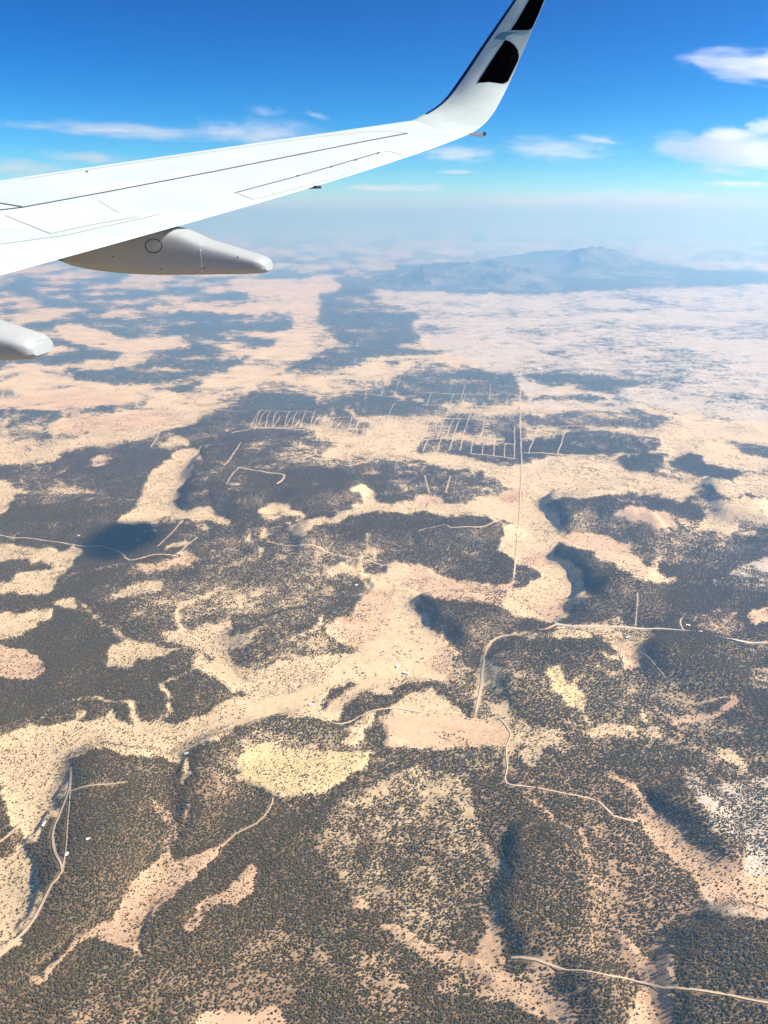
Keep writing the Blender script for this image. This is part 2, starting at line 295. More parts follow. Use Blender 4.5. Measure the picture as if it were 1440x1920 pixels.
LINES = [  # narrow washes through the woods: (cover, half width in pixels, points)
 (.12, 2.6, [(346,1184),(333,1162),(335,1140),(370,1128),(417,1109)]), (.22, 2.5, [(143,1130),(190,1168),(238,1200)]),
 (.2, 2.2, [(262,1018),(268,1000),(300,988),(345,982),(392,988)]), (.25, 2.2, [(545,1200),(600,1172),(612,1152)]),
 (.3, 3, [(1000,1500),(1090,1560),(1100,1590)]), (.3, 2.5, [(230,1920),(240,1885),(232,1872)]), (.2, 2.4, [(262,1780),(266,1800),(245,1838)]),
 (.3, 3.5, [(1150,1460),(1200,1480),(1205,1490)]), (.25, 3, [(290,1040),(345,1020)]), (.3, 2.5, [(1212,1340),(1235,1380),(1210,1410)]),
 (.2, 3.2, [(610,862),(680,856),(740,846)]), (.16, 2.5, [(716,700),(740,742),(800,752)]), (.2, 3, [(0,868),(120,850),(170,832)]),
]
for c, w, P in LINES:
    for (ax, ay), (bx, by) in zip(P[:-1], P[1:]):
        L = math.hypot(bx - ax, by - ay); t = np.clip(((jx - ax) * (bx - ax) + (jy - ay) * (by - ay)) / L ** 2, 0, 1)
        d = np.hypot(jx - ax - t * (bx - ax), jy - ay - t * (by - ay)); cover = np.where(d < w, np.minimum(cover, c), cover)
ROADCUT = []
def blur(a, s):
    r = int(3 * s + 1); k = np.exp(-np.arange(-r, r + 1) ** 2 / (2 * s * s)); k /= k.sum()
    for ax in (0, 1):
        pad = [(0, 0)] * a.ndim; pad[ax] = (r, r); b = np.pad(a, pad, mode='edge'); o = np.zeros_like(a)
        for i, w in enumerate(k): o += w * np.take(b, np.arange(i, i + a.shape[ax]), axis=ax)
        a = o
    return a
far_ = np.clip((900 - gy) / 250, 0, 1)
pn = (fbm(wx, wy, 700, 7, foot, .62) - .5) * 2 + far_ * (fbm(wx * .7 + 300, wy * .7, 900, 7, foot * .6, .85) - .5) * 1.2
patch = patch * (1 + .4 * far_)
band = np.clip(1.35 - np.abs(cover - .5) * 1.5, .38, 1)
cover = np.clip(cover + patch * pn * band * np.where(gy > 1050, .95, 1.25) + .12 * np.clip(1 - np.abs(cover - .42) / .25, 0, 1) * (gy > 1000), 0.0, .97)
wash = np.abs(fbm(wx + 4000, wy * .9, 620, 4, None, .5) - .5); wsel = fbm(wx - 900, wy + 50, 1100, 2)
wcut = np.clip(1 - wash / (.005 + .007 * np.clip(wsel - .42, 0, .3) / .3), 0, 1) * (wsel > .42) * np.clip((gy - 640) / 120, 0, 1) * np.clip((1400 - gy) / 120, 0, 1)
cover = cover * (1 - .85 * np.clip(wcut * 2, 0, 1))
fine_ = (fbm(wx + 70, wy - 3000, 120, 4, foot, .8) - .5)
cover = np.clip(cover - np.clip(fine_ * .85, 0, .4) * (cover > .5) * np.clip((1050 - gy) / 200, .25, .8), 0, .97)
cover = blur(cover, 1.2); soil = blur(soil, 2.0)
def lookup(A, x, y, z):
    px, py = to_px(x, y, z)
    u = np.clip((px - SX0) / ST, 0, gx.shape[1] - 1.001); v = np.clip((py - SY0) / ST, 0, gx.shape[0] - 1.001)
    i = v.astype(int); j = u.astype(int); fv = v - i; fu = u - j
    if A.ndim == 3: fv = fv[..., None]; fu = fu[..., None]
    return (A[i, j] * (1 - fu) + A[i, j + 1] * fu) * (1 - fv) + (A[i + 1, j] * (1 - fu) + A[i + 1, j + 1] * fu) * fv

# ------------------------------------------------------------------ relief
WX0, WX1, WY0, WY1, WS = -6000., 6000., 600., 11000., 15.
rx, ry = np.meshgrid(np.arange(WX0, WX1, WS), np.arange(WY0, WY1, WS))
relief = 9.0 * blur(np.clip(lookup(cover, rx, ry, 0 * rx) * 1.5 - .3, 0, 1), 2.2) + 9.0 * blur(np.clip(lookup(cover, rx, ry, 0 * rx) * 1.5 - .3, 0, 1), 7)
MESAS = [ # height, softness in cells, outline in the photograph
 (46, 1.6, [(1022,944),(1052,932),(1105,940),(1170,950),(1250,1000),(1330,1020),(1220,992),(1120,985),(1062,1002)]),
 (44, 1.6, [(1040,1042),(1062,1036),(1120,1050),(1160,1062),(1250,1090),(1200,1140),(1130,1150),(1102,1115),(1085,1072)]),
 (40, 1.3, [(783,1140),(792,1122),(835,1124),(900,1135),(990,1163),(930,1188),(862,1205),(815,1178)]),
 (30, 1.8, [(1066,1140),(1108,1118),(1180,1120),(1250,1150),(1200,1168),(1090,1165)]),
 (22, 1.0, [(952,1600),(985,1560),(1060,1560),(1140,1700),(1120,1800),(1040,1795),(975,1815),(952,1720)]),
 (36, 1.8, [(1258,1800),(1330,1740),(1420,1725),(1560,1760),(1560,1990),(1290,1990),(1256,1900)]),
 (26, 1.6, [(1225,1530),(1290,1480),(1330,1520),(1396,1580),(1395,1640),(1300,1592)]),
 (30, 2.0, [(1042,1820),(1180,1842),(1190,1900),(1160,1990),(1110,1990),(1070,1880)]),
 (28, 2.2, [(1210,1225),(1300,1200),(1400,1215),(1380,1290),(1290,1290),(1225,1262)]),
 (30, 2.2, [(350,1410),(450,1370),(560,1345),(620,1360),(640,1400),(480,1392),(430,1440),(360,1600),(340,1530)]),
 (26, 2.4, [(140,1420),(250,1415),(330,1440),(300,1560),(220,1700),(130,1740),(100,1690),(125,1620)]),
 (40, 2.4, [(335,960),(372,862),(500,840),(640,880),(690,930),(600,965),(480,965)]),
 (38, 2.2, [(1322,906),(1340,902),(1440,950),(1440,990),(1340,975)]),
 (36, 2.2, [(560,985),(700,975),(900,975),(970,1000),(900,1020),(700,1030),(560,1040)]),
 (34, 2.4, [(900,1240),(1000,1195),(1100,1205),(1160,1250),(1100,1300),(960,1330)]),
 (24, 2.2, [(430,1200),(560,1150),(640,1190),(600,1230),(470,1240)]),
]
for h_, s_, P in MESAS:
    q = [tuple(float(v) for v in flat(a, b)) for a, b in P]
    relief += 1.6 * h_ * blur(inside(q, rx + (fbm(rx, ry, 120, 3) - .5) * 60, ry + (fbm(rx + 500, ry, 120, 3) - .5) * 60).astype(float), s_)
relief += (fbm(rx, ry, 420, 5, None, .5) - .5) * 46 * np.clip(lookup(cover, rx, ry, 0 * rx) * 1.3, .12, 1)
def height(x, y):
    u = np.clip((x - WX0) / WS, 0, rx.shape[1] - 1.001); v = np.clip((y - WY0) / WS, 0, rx.shape[0] - 1.001)
    i = v.astype(int); j = u.astype(int); fv = v - i; fu = u - j
    a = (relief[i, j] * (1 - fu) + relief[i, j + 1] * fu) * (1 - fv) + (relief[i + 1, j] * (1 - fu) + relief[i + 1, j + 1] * fu) * fv
    e = np.maximum.reduce([np.abs(x) - 5200, y - 9800, 1100 - y]) / 700
    a = a * np.clip(1 - e, 0, 1)
    far = np.clip((np.hypot(x, y) - 8500) / 4000, 0, 1)
    return a + far * (fbm(x, y, 2600, 4) - .5) * 90

# ------------------------------------------------------------------ ground
k = NT('dry_grassland'); geo = k.n('ShaderNodeNewGeometry'); pos = geo.outputs['Position']
at_c = k.n('ShaderNodeAttribute', attribute_name='cover'); at_s = k.n('ShaderNodeAttribute', attribute_name='soil'); at_f = k.n('ShaderNodeAttribute', attribute_name='distant')
n1 = k.noise(pos, .004, 5); n2 = k.noise(pos, .03, 4); n3 = k.noise(pos, .14, 3, .65)
nd = k.n('ShaderNodeTexNoise'); nd.inputs['Scale'].default_value = .009; nd.inputs['Detail'].default_value = 6; nd.inputs['Distortion'].default_value = 1.4; k.l(pos, nd.inputs['Vector'])
drain = k.math('SUBTRACT', 1, k.math('MULTIPLY', k.step(k.math('ABSOLUTE', k.math('SUBTRACT', nd.outputs[0], .5)), .035, 0), .16))
v1 = k.math('ADD', .64, k.math('MULTIPLY', n1, .50)); v2 = k.math('MULTIPLY', drain, k.math('ADD', .78, k.math('MULTIPLY', n2, .44)))
vv = k.math('MULTIPLY', v1, v2)
sc = k.n('ShaderNodeVectorMath', operation='SCALE'); k.l(at_s.outputs['Color'], sc.inputs[0]); k.l(vv, sc.inputs['Scale'])
litter = k.mix(k.step(k.math('ADD', at_c.outputs['Fac'], k.math('MULTIPLY', k.math('SUBTRACT', k.math('ADD', n3, n2), 1), .8)), .35, .95), sc.outputs[0], (.19, .128, .075))
# far woods: the crowns are smaller than the mesh can carry, so they are mottling of the ground cover
thr = k.math('SUBTRACT', k.math('ADD', at_c.outputs['Fac'], k.math('MULTIPLY', k.math('SUBTRACT', n3, .5), 1.5)), 0)
thr2 = k.math('ADD', thr, k.math('MULTIPLY', k.math('SUBTRACT', n2, .5), 1.9))
n4 = k.noise(pos, .0055, 6, .7); thr3 = k.math('ADD', thr2, k.math('MULTIPLY', k.math('SUBTRACT', n4, .5), 2.8))
wood = k.math('MULTIPLY', k.step(thr3, .32, .80), at_f.outputs['Fac'])
canopy = k.mix(k.step(n4, .38, .62), (.035, .042, .032), (.075, .072, .05))
k.l(k.mix(wood, litter, canopy), k.p.inputs['Base Color'])
k.p.inputs['Roughness'].default_value = 1; k.p.inputs['Specular IOR Level'].default_value = 0.05
bmp = k.n('ShaderNodeBump'); bmp.inputs['Strength'].default_value = .5; bmp.inputs['Distance'].default_value = 6
k.l(k.math('ADD', k.math('MULTIPLY', n2, 1), wood), bmp.inputs['Height']); k.l(bmp.outputs[0], k.p.inputs['Normal'])
GROUND = k.m
ang = np.concatenate([np.linspace(89.5, 56, 14), np.arange(55.2, 5, -.075), np.arange(5, .62, -.035)])
rad = np.append(H / np.tan(np.radians(ang)), [135000.]); rad[rad > 135000] = 135000; rad = np.unique(rad)
th = np.concatenate([np.arange(-180, -44, 6), np.arange(-42, -34.1, .5), np.arange(-34, 34, .1), np.arange(34, 42.1, .5), np.arange(44, 180, 6)])
rr, tt = np.meshgrid(rad, np.radians(th), indexing='ij')
X = rr * np.sin(tt); Y = rr * np.cos(tt); Z = height(X, Y)
V = np.stack([X, Y, Z], -1).reshape(-1, 3)
ground = big_mesh('ground', V, grid_quads(*X.shape, wrap=True)[:, ::-1], GROUND)
tag(ground, 'tan semi desert plain with mottled juniper scrub reaching the horizon', None, None, 'structure')
front = Y > 500
CO = np.where(front, lookup(cover, X, Y, Z), .7); SO = np.where(front[..., None], lookup(soil, X, Y, Z), SOIL['tan'])
TREE_R0, TREE_R1 = 5200., 6400.
DI = np.clip((rr - TREE_R0) / (TREE_R1 - TREE_R0), 0, 1)
def attr(o, name, a, kind='FLOAT'):
    at = o.data.attributes.new(name, kind, 'POINT')
    if kind == 'FLOAT': at.data.foreach_set('value', a.astype(np.float32).ravel())
    else: at.data.foreach_set('vector', a.astype(np.float32).ravel())
attr(ground, 'cover', CO); attr(ground, 'distant', DI); attr(ground, 'soil', SO, 'FLOAT_VECTOR')

# ------------------------------------------------------------------ mountains
def rock_mat(name, a, b):
    k = NT(name); g = k.n('ShaderNodeNewGeometry'); n = k.noise(g.outputs['Position'], .0016, 6, .6); n2 = k.noise(g.outputs['Position'], .012, 4)
    k.l(k.mix(k.step(k.math('ADD', k.math('MULTIPLY', n, .7), k.math('MULTIPLY', n2, .3)), .42, .6), a, b), k.p.inputs['Base Color']); k.p.inputs['Roughness'].default_value = 1
    return k.m
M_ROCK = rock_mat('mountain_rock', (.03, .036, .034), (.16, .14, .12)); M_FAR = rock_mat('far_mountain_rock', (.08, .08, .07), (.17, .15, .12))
def mountain(name, label, crest, base_y, depth, mat, wave, seed, nx=300, ny=150, rough=.45):
    # crest: (px, py) of the skyline; base_y: pixel row where the near foot meets the plain
    fx, fy = flat(np.array([720.]), np.array([float(base_y)])); y0 = fy[0]
    cy = y0 + depth * .45
    cx = np.array([c[0] for c in crest], float); cyp = np.array([c[1] for c in crest], float)
    _, dy, dz = ray(cx, cyp); dx = (cx - 720) / F
    hgt = H + dz / dy * cy; wxx = dx / dy * cy
    xs = np.linspace(wxx[0], wxx[-1], nx); ys = np.linspace(0, 1, ny)
    u, v = np.meshgrid(xs, ys); hc = np.interp(xs, wxx, hgt)[None, :]
    prof = np.where(v < .45, (v / .45), (1 - v) / .55); prof = np.clip(prof, 0, 1)
    Yy = y0 + v * depth
    r = ridged(u + seed * 3571, Yy + seed * 913, wave, 6)
    sp = prof ** 1.1
    z = hc * (sp * (1 - rough) + rough * r * 1.9 * np.clip(sp * 1.6, 0, 1)) - 35
    edge = np.clip(np.minimum(u - xs[0], xs[-1] - u) / (.06 * (xs[-1] - xs[0])), 0, 1)
    z = z * edge - 30 * (1 - edge)
    Vv = np.stack([u, Yy, z], -1).reshape(-1, 3)
    o = big_mesh(name, Vv, grid_quads(*u.shape), mat); tag(o, label, None, None, 'structure'); return o
mountain('mountains', 'craggy blue mountain standing low in front of the taller range', [(690,524),(720,516),(760,508),(790,500),(830,496),(880,497),(940,499),(985,503),(1010,512),(1060,530)], 546, 5200, M_ROCK, 1300, 1, rough=.5)
mountain('mountains', 'long blue mountain range on the plain right of centre', [(900,500),(930,486),(960,478),(1000,470),(1035,464),(1075,462),(1110,466),(1160,475),(1200,488),(1230,500),(1260,512)], 524, 9000, M_ROCK, 1900, 2, rough=.46)
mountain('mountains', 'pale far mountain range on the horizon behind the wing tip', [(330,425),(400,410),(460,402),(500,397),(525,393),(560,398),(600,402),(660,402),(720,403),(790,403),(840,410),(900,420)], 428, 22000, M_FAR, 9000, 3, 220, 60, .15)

# ------------------------------------------------------------------ roads
M_DIRT = simple('dirt_road_surface', (.60, .46, .31), .95, var=.12, scale=.05, spec=.1)
M_PALE = simple('pale_asphalt', (.60, .55, .46), .9, var=.08, scale=.05, spec=.1)
ROAD_PTS = []
def drape(P, off=0.0):            # pixels -> points on the relief
    out = []
    for a, b in P:
        x, y = flat(a, b); x = float(x); y = float(y)
        for _ in range(6):
            h = float(height(np.array([x]), np.array([y]))[0]); d = ray(float(a), float(b)); t = (h - H) / min(d[2], -.004)
            x, y = d[0] * t, d[1] * t
        out.append((x, y))
    return out
def road(name, label, px, width, mat, lift=2.0):
    P = drape(px)
    # smooth and resample every 20-60 m
    pts = []
    n = len(P)
    for i in range(n - 1):
        p0, p1, p2, p3 = P[max(i - 1, 0)], P[i], P[i + 1], P[min(i + 2, n - 1)]
        m = max(2, int(math.dist(p1, p2) / 22))
        for j in range(min(m, 160)):
            t = j / min(m, 160)
            pts.append(tuple(.5 * ((2 * p1[q]) + (-p0[q] + p2[q]) * t + (2 * p0[q] - 5 * p1[q] + 4 * p2[q] - p3[q]) * t * t + (-p0[q] + 3 * p1[q] - 3 * p2[q] + p3[q]) * t ** 3) for q in (0, 1)))
    pts.append(P[-1]); A = np.array(pts)
    T = np.gradient(A, axis=0); T /= np.linalg.norm(T, axis=1)[:, None] + 1e-9; N = np.stack([-T[:, 1], T[:, 0]], 1)
    s = np.linspace(0, len(A), len(A)); w = width * .7 * (1 + .40 * (fbm(s, s * 0, 7, 2) - .5) * 2)
    off = (fbm(s, s * 0 + 50, 9, 3) - .5)[:, None] * N * 7
    A = A + off
    rows = []
    for f in (-.5, 0, .5):
        B = A + N * (w * f)[:, None]; rows.append(np.column_stack([B, height(B[:, 0], B[:, 1]) + lift]))
    VV = np.stack(rows, 1).reshape(-1, 3); ROAD_PTS.append(np.column_stack([A, np.full(len(A), width * .5 + 3.5)]))
    o = big_mesh(name, VV, grid_quads(len(A), 3), mat); tag(o, label, None, None, 'structure'); return o
road('highway', 'pale straight highway running away to the mountains', [(990,540),(985,600),(979,680),(975,750),(978,860),(974,960),(968,1040),(963,1086)], 7.5, M_DIRT, 3.0)
road('highway', 'pale highway leaving to the right edge', [(1040,1171),(1080,1175),(1150,1175),(1250,1180),(1330,1190),(1400,1204),(1500,1209)], 12, M_PALE)
road('dirt_road', 'wide pale dirt road curving down from the junction', [(1040,1172),(1000,1185),(940,1194),(914,1215),(905,1250),(904,1290),(890,1345)], 10, M_DIRT)
road('dirt_road', 'dirt road slanting up to the straight highway', [(1060,1173),(1044,1168),(1005,1144),(963,1118),(985,1105),(1016,1087),(1012,1072),(985,1058)], 6, M_DIRT)
road('dirt_road', 'dirt road along the lower edge of the basin', [(470,1358),(500,1347),(540,1340),(600,1343),(625,1356),(655,1354),(700,1333),(740,1329),(790,1336)], 7, M_DIRT)
road('dirt_road', 'broad pale dirt road at lower left', [(133,1440),(130,1478),(116,1520),(101,1560),(105,1600),(117,1634),(96,1660),(76,1700),(45,1750),(0,1795),(-60,1840)], 9, M_DIRT)
road('dirt_road', 'narrow track beside the broad dirt road', [(132,1472),(129,1520),(127,1560),(123,1608),(118,1632)], 5, M_DIRT)
road('dirt_road', 'short dirt road at the left edge', [(-40,1602),(0,1580),(28,1555),(60,1518)], 7, M_DIRT)
road('dirt_road', 'thin winding road through the left woods', [(-50,998),(0,1004),(60,1010),(130,1021),(200,1027),(228,1037),(242,1050),(262,1047),(290,1040),(335,1044)], 7, M_DIRT)
road('dirt_road', 'thin road from the woods down to the basin', [(500,1015),(560,1025),(600,1034),(650,1045),(700,1054),(735,1062)], 6, M_DIRT)
road('dirt_road', 'straight dirt road below the orange field', [(940,1350),(957,1375),(950,1400),(952,1440),(951,1469),(1000,1477),(1060,1489),(1122,1504),(1150,1530),(1195,1540)], 6, M_DIRT)
road('dirt_road', 'straight dirt track near the bottom', [(958,1797),(1030,1811),(1090,1820),(1140,1829),(1190,1839),(1250,1853)], 6, M_DIRT)
road('dirt_road', 'dirt track leaving at the lower right corner', [(1250,1853),(1300,1857),(1370,1867),(1440,1880),(1500,1890)], 6, M_DIRT)
road('dirt_road', 'track from the round clearing to the long clearing', [(512,1495),(503,1520),(480,1545),(440,1566),(415,1590)], 4, M_DIRT)
road('dirt_road', 'track along the dry wash of the basin', [(480,1352),(560,1312),(640,1262),(700,1232),(790,1198)], 6, M_DIRT)
road('dirt_road', 'short straight track in the basin', [(712,1190),(726,1150),(742,1102)], 5, M_DIRT)
road('dirt_road', 'track below the highway houses', [(1198,1222),(1222,1246),(1246,1272)], 5, M_DIRT)
road('dirt_road', 'dirt loop on the wooded ridge', [(785,1003),(835,1003),(846,990),(900,989),(938,994),(950,1014)], 6, M_DIRT)
road('dirt_road', 'driveway from the hidden ranch to the highway', [(1284,1183),(1276,1168),(1278,1160)], 6, M_DIRT)
road('dirt_road', 'thin straight track north of the highway', [(1192,1174),(1193,1150),(1190,1140)], 4, M_DIRT)
road('dirt_road', 'farm track in the left valley', [(318,936),(345,890),(372,846),(385,835),(440,832)], 6, M_DIRT)
road('dirt_road', 'track through woods west of the ridge', [(296,1025),(330,990),(345,975)], 6, M_DIRT)
road('dirt_road', 'second track through woods west of the ridge', [(332,1040),(352,1022),(370,1008)], 6, M_DIRT)
road('dirt_road', 'track across the left foreground woods', [(132,1485),(180,1473),(240,1466)], 3.5, M_DIRT)
road('dirt_road', 'field edge track in the long valley', [(60,1440),(135,1400),(180,1362)], 4, M_DIRT)
road('dirt_road', 'track on the right hand hills', [(1235,1300),(1300,1320),(1362,1306)], 4, M_DIRT)
ST_ = [[(435,812),(480,804),(550,802),(600,805)],[(492,768),(470,800)],[(502,770),(478,806)],[(525,782),(512,803)],[(547,783),(536,802)],[(562,788),(552,803)],[(405,770),(460,772)],
 [(600,780),(588,797)],[(613,782),(602,803)],[(626,784),(616,803)],[(640,790),(628,806)],[(605,806),(594,814)],[(622,808),(612,818)],[(670,806),(662,822)],[(690,810),(680,828)],[(712,812),(702,832)],[(732,815),(722,836)],
 [(885,827),(930,830),(966,835)],[(885,852),(930,856),(967,861)],[(886,827),(883,852)],[(907,829),(904,854)],[(927,831),(926,856)],[(947,833),(946,859)],[(965,800),(965,861)],
 [(802,824),(794,846)],[(827,821),(821,846)],[(850,823),(842,846)],[(888,757),(870,815),(862,846)],[(912,777),(901,822)],[(850,786),(838,818)],[(790,826),(870,820)],
 [(740,756),(727,784)],[(720,780),(800,790)],[(457,836),(420,873)],[(447,877),(424,909)],[(447,877),(490,884),(532,891),(520,908)],[(844,893),(836,925)],[(796,892),(805,925)],
 [(920,720),(918,750)],[(872,720),(866,750)],[(300,811),(282,839)],[(268,800),(240,830)],[(630,868),(700,862)],[(670,670),(665,690),(700,690)],[(724,690),(790,700)],[(985,620),(1060,612)],[(978,680),(1100,690)]]
rg_ = random.Random(3)
for (xa, xb, ya, yb, dx_, n_, m_) in ((600, 735, 783, 826, -9, 10, 3), (745, 868, 784, 822, -8, 9, 3), (800, 965, 738, 782, -4, 8, 3), (480, 600, 771, 802, -10, 7, 2), (660, 800, 700, 740, -5, 5, 2), (1000, 1120, 800, 850, 1, 5, 2)):
    for r_ in range(m_):
        y_ = ya + (yb - ya) * r_ / (m_ - 1); sl_ = 5 * r_ + rg_.uniform(0, 2)
        if rg_.random() < .9: ST_.append([(xa - (y_ - ya) * .35, y_), ((xa + xb) / 2 - (y_ - ya) * .35, y_ + sl_ * .4 + rg_.uniform(-1, 1.5)), (xb - (y_ - ya) * .35 - rg_.uniform(0, 25), y_ + sl_ * .8)])
    for q in range(n_):
        x_ = xa + (xb - xa) * (q + rg_.uniform(.3, .7)) / n_
        for r_ in range(m_ - 1):
            if rg_.random() < .72:
                y0_ = ya + (yb - ya) * r_ / (m_ - 1); y1_ = ya + (yb - ya) * (r_ + 1) / (m_ - 1)
                ST_.append([(x_ - (y0_ - ya) * .35, y0_ + 1), (x_ - (y1_ - ya) * .35, y1_ + 2)])
for q, P in enumerate(ST_):
    road('street', 'thin pale dirt street %s' % ('of the subdivision left of the straight highway' if 740 < P[0][0] < 980 else 'across the far woods'), P, 14 if abs(P[-1][0] - P[0][0]) > 2.2 * abs(P[-1][1] - P[0][1]) else 5.5, M_DIRT, 4.0)

# ------------------------------------------------------------------ trees
k = NT('juniper_foliage'); oi = k.n('ShaderNodeObjectInfo'); g = k.n('ShaderNodeNewGeometry')
nz = k.noise(g.outputs['Position'], .011, 4); nn = k.noise(g.outputs['Position'], 1.2, 3)
c1 = k.mix(k.step(nz, .38, .62), (.112, .070, .030), (.072, .068, .020)); c2 = k.mix(oi.outputs['Random'], c1, (.110, .082, .040))
k.l(k.mix(k.math('MULTIPLY', nn, .6), c2, (.042, .037, .016)), k.p.inputs['Base Color']); k.p.inputs['Roughness'].default_value = .9; k.p.inputs['Specular IOR Level'].default_value = .1
M_LEAF = k.m
M_BARK = simple('juniper_bark', (.20, .15, .11), .95)
def tree_mesh(seed, name='juniper_tree'):
    rg = random.Random(seed); bm = bmesh.new()
    # tapered trunk with a few limbs
    def limb(a, b, ra, rb):
        a, b = Vector(a), Vector(b); z = (b - a).normalized(); x = z.orthogonal().normalized(); y = z.cross(x); n = 5
        r0 = [bm.verts.new(a + (x * math.cos(i * math.tau / n) + y * math.sin(i * math.tau / n)) * ra) for i in range(n)]
        r1 = [bm.verts.new(b + (x * math.cos(i * math.tau / n) + y * math.sin(i * math.tau / n)) * rb) for i in range(n)]
        for i in range(n): f = bm.faces.new((r0[i], r0[(i + 1) % n], r1[(i + 1) % n], r1[i])); f.material_index = 1
    limb((0, 0, -.25), (0.03, 0.02, .42), .055, .03)
    for i in range(4):
        a = rg.uniform(0, 6.28); limb((0.02, 0.01, rg.uniform(.1, .3)), (math.cos(a) * .32, math.sin(a) * .32, rg.uniform(.4, .65)), .025, .01)
    # clumps of foliage through the crown, each a ragged small body
    for c in range(9):
        a = rg.uniform(0, 6.28); r = rg.uniform(0, .36) ; z = rg.uniform(.25, .78 - r * .5); s = rg.uniform(.17, .27)
        cx_, cy_ = math.cos(a) * r, math.sin(a) * r
        res = bmesh.ops.create_icosphere(bm, subdivisions=1, radius=1)
        for v in res['verts']:
            q = s * rg.uniform(.65, 1.2); v.co = Vector((v.co.x * q + cx_, v.co.y * q + cy_, v.co.z * q * .85 + z))
    m = bpy.data.meshes.new(name); bm.to_mesh(m); bm.free(); m.materials.append(M_LEAF); m.materials.append(M_BARK); return m
VAR = [tree_mesh(i) for i in range(6)]
# places where trees grow, from the same land map as the ground
cell = 4.5
tx, ty = np.meshgrid(np.arange(-4200, 4200, cell), np.arange(880, TREE_R1, cell))
tx = tx.ravel(); ty = ty.ravel()
keep = (np.abs(tx) < .56 * np.hypot(ty, H) * 1.12 + 160) & (np.hypot(tx, ty) < TREE_R1)
tx = tx[keep]; ty = ty[keep]
tx = tx + RNG.uniform(-.5, .5, tx.size) * cell * .95; ty = ty + RNG.uniform(-.5, .5, ty.size) * cell * .95
tz = height(tx, ty); cv = lookup(cover, tx, ty, tz)
clump = .6 * fbm(tx, ty, 60, 3) + .4 * fbm(tx + 77, ty + 9, 17, 2) 
pr = np.clip(cv * 1.12 - .04 + (clump - .5) * 2.1 * np.clip(1 - np.abs(cv - .45) * 1.6, .3, 1), 0, .95)
pr *= 1 - np.clip((np.hypot(tx, ty) - TREE_R0) / (TREE_R1 - TREE_R0), 0, 1)
bush = (cv > .02) & (cv < .4)
pr = np.where(bush, np.maximum(pr, .08 + .5 * np.clip(clump - .42, 0, 1) + .25 * (ty < 2600) * (cv > .06)), pr)
near_road = set()
for A_ in ROAD_PTS:
    for i_ in range(len(A_) - 1):
        m_ = max(1, int(np.hypot(*(A_[i_ + 1, :2] - A_[i_, :2])) / 4))
        for j_ in range(m_):
            q_ = A_[i_, :2] + (A_[i_ + 1, :2] - A_[i_, :2]) * j_ / m_; w_ = int(A_[i_, 2] / 4)
            for a_ in range(-w_, w_ + 1):
                for b_ in range(-w_, w_ + 1):
                    if a_ * a_ + b_ * b_ <= w_ * w_: near_road.add((int(q_[0] // 4) + a_, int(q_[1] // 4) + b_))
key = (np.floor(tx / 4).astype(np.int64) + 100000) * 1000000 + np.floor(ty / 4).astype(np.int64)
rk = np.array([(a_ + 100000) * 1000000 + b_ for a_, b_ in near_road], np.int64)
pr[np.isin(key, rk)] = 0
ok = RNG.random(tx.size) < pr
tx, ty, tz, cv = tx[ok], ty[ok], tz[ok], cv[ok]
bush = bush[ok]
sz = RNG.uniform(3.4, 6.3, tx.size) * np.where(bush & (RNG.random(tx.size) < .75), .58, 1) * (1 + .22 * np.clip((cv - .5) / .3, 0, 1)) * np.where(RNG.random(tx.size) < .25, .65, 1)
px, py = to_px(tx, ty, tz)
vis = (px > 4) & (px < 1436) & (py < 1916) & (py > 900)
size_px = np.where(vis, sz / np.sqrt(tx ** 2 + ty ** 2 + (tz - H) ** 2), 0)
order = np.argsort(-size_px)[:300]
for n, i in enumerate(order):
    o = bpy.data.objects.new('juniper_tree', VAR[n % 6]); COL.objects.link(o)
    o.location = (tx[i], ty[i], tz[i]); o.scale = (sz[i], sz[i], sz[i] * .8); o.rotation_euler = (0, 0, RNG.uniform(0, 6.28))
    tag(o, 'small round dark green juniper tree in the nearest scrub at the bottom edge', 'tree', 'nearest juniper trees at the bottom edge')
rest = np.ones(tx.size, bool); rest[order] = False
pm = bpy.data.meshes.new('juniper_woodland'); nP = int(rest.sum()); pm.vertices.add(nP)
pm.vertices.foreach_set('co', np.stack([tx[rest], ty[rest], tz[rest]], 1).astype(np.float32).ravel())
wood_o = bpy.data.objects.new('juniper_woodland', pm); COL.objects.link(wood_o)
attr(wood_o, 'size', sz[rest]); attr(wood_o, 'turn', RNG.uniform(0, 6.28, nP))
tag(wood_o, 'dark juniper and pinyon woodland scattered over the tan hills', 'woodland', None, 'stuff')
print('trees', nP)
gn = bpy.data.node_groups.new('scatter_trees', 'GeometryNodeTree')
gn.interface.new_socket('Geometry', in_out='INPUT', socket_type='NodeSocketGeometry'); gn.interface.new_socket('Geometry', in_out='OUTPUT', socket_type='NodeSocketGeometry')
gi = gn.nodes.new('NodeGroupInput'); go = gn.nodes.new('NodeGroupOutput'); iop = gn.nodes.new('GeometryNodeInstanceOnPoints'); g2i = gn.nodes.new('GeometryNodeGeometryToInstance')
firsts = [o for o in COL.objects if o.name.startswith('juniper_tree')][:6]
for o in reversed(firsts):
    n_ = gn.nodes.new('GeometryNodeObjectInfo'); n_.inputs['Object'].default_value = o; n_.transform_space = 'ORIGINAL'; n_.inputs['As Instance'].default_value = False
    gn.links.new(n_.outputs['Geometry'], g2i.inputs[0])
gn.links.new(gi.outputs[0], iop.inputs['Points']); gn.links.new(g2i.outputs[0], iop.inputs['Instance']); iop.inputs['Pick Instance'].default_value = True
a1 = gn.nodes.new('GeometryNodeInputNamedAttribute'); a1.data_type = 'FLOAT'; a1.inputs[0].default_value = 'size'
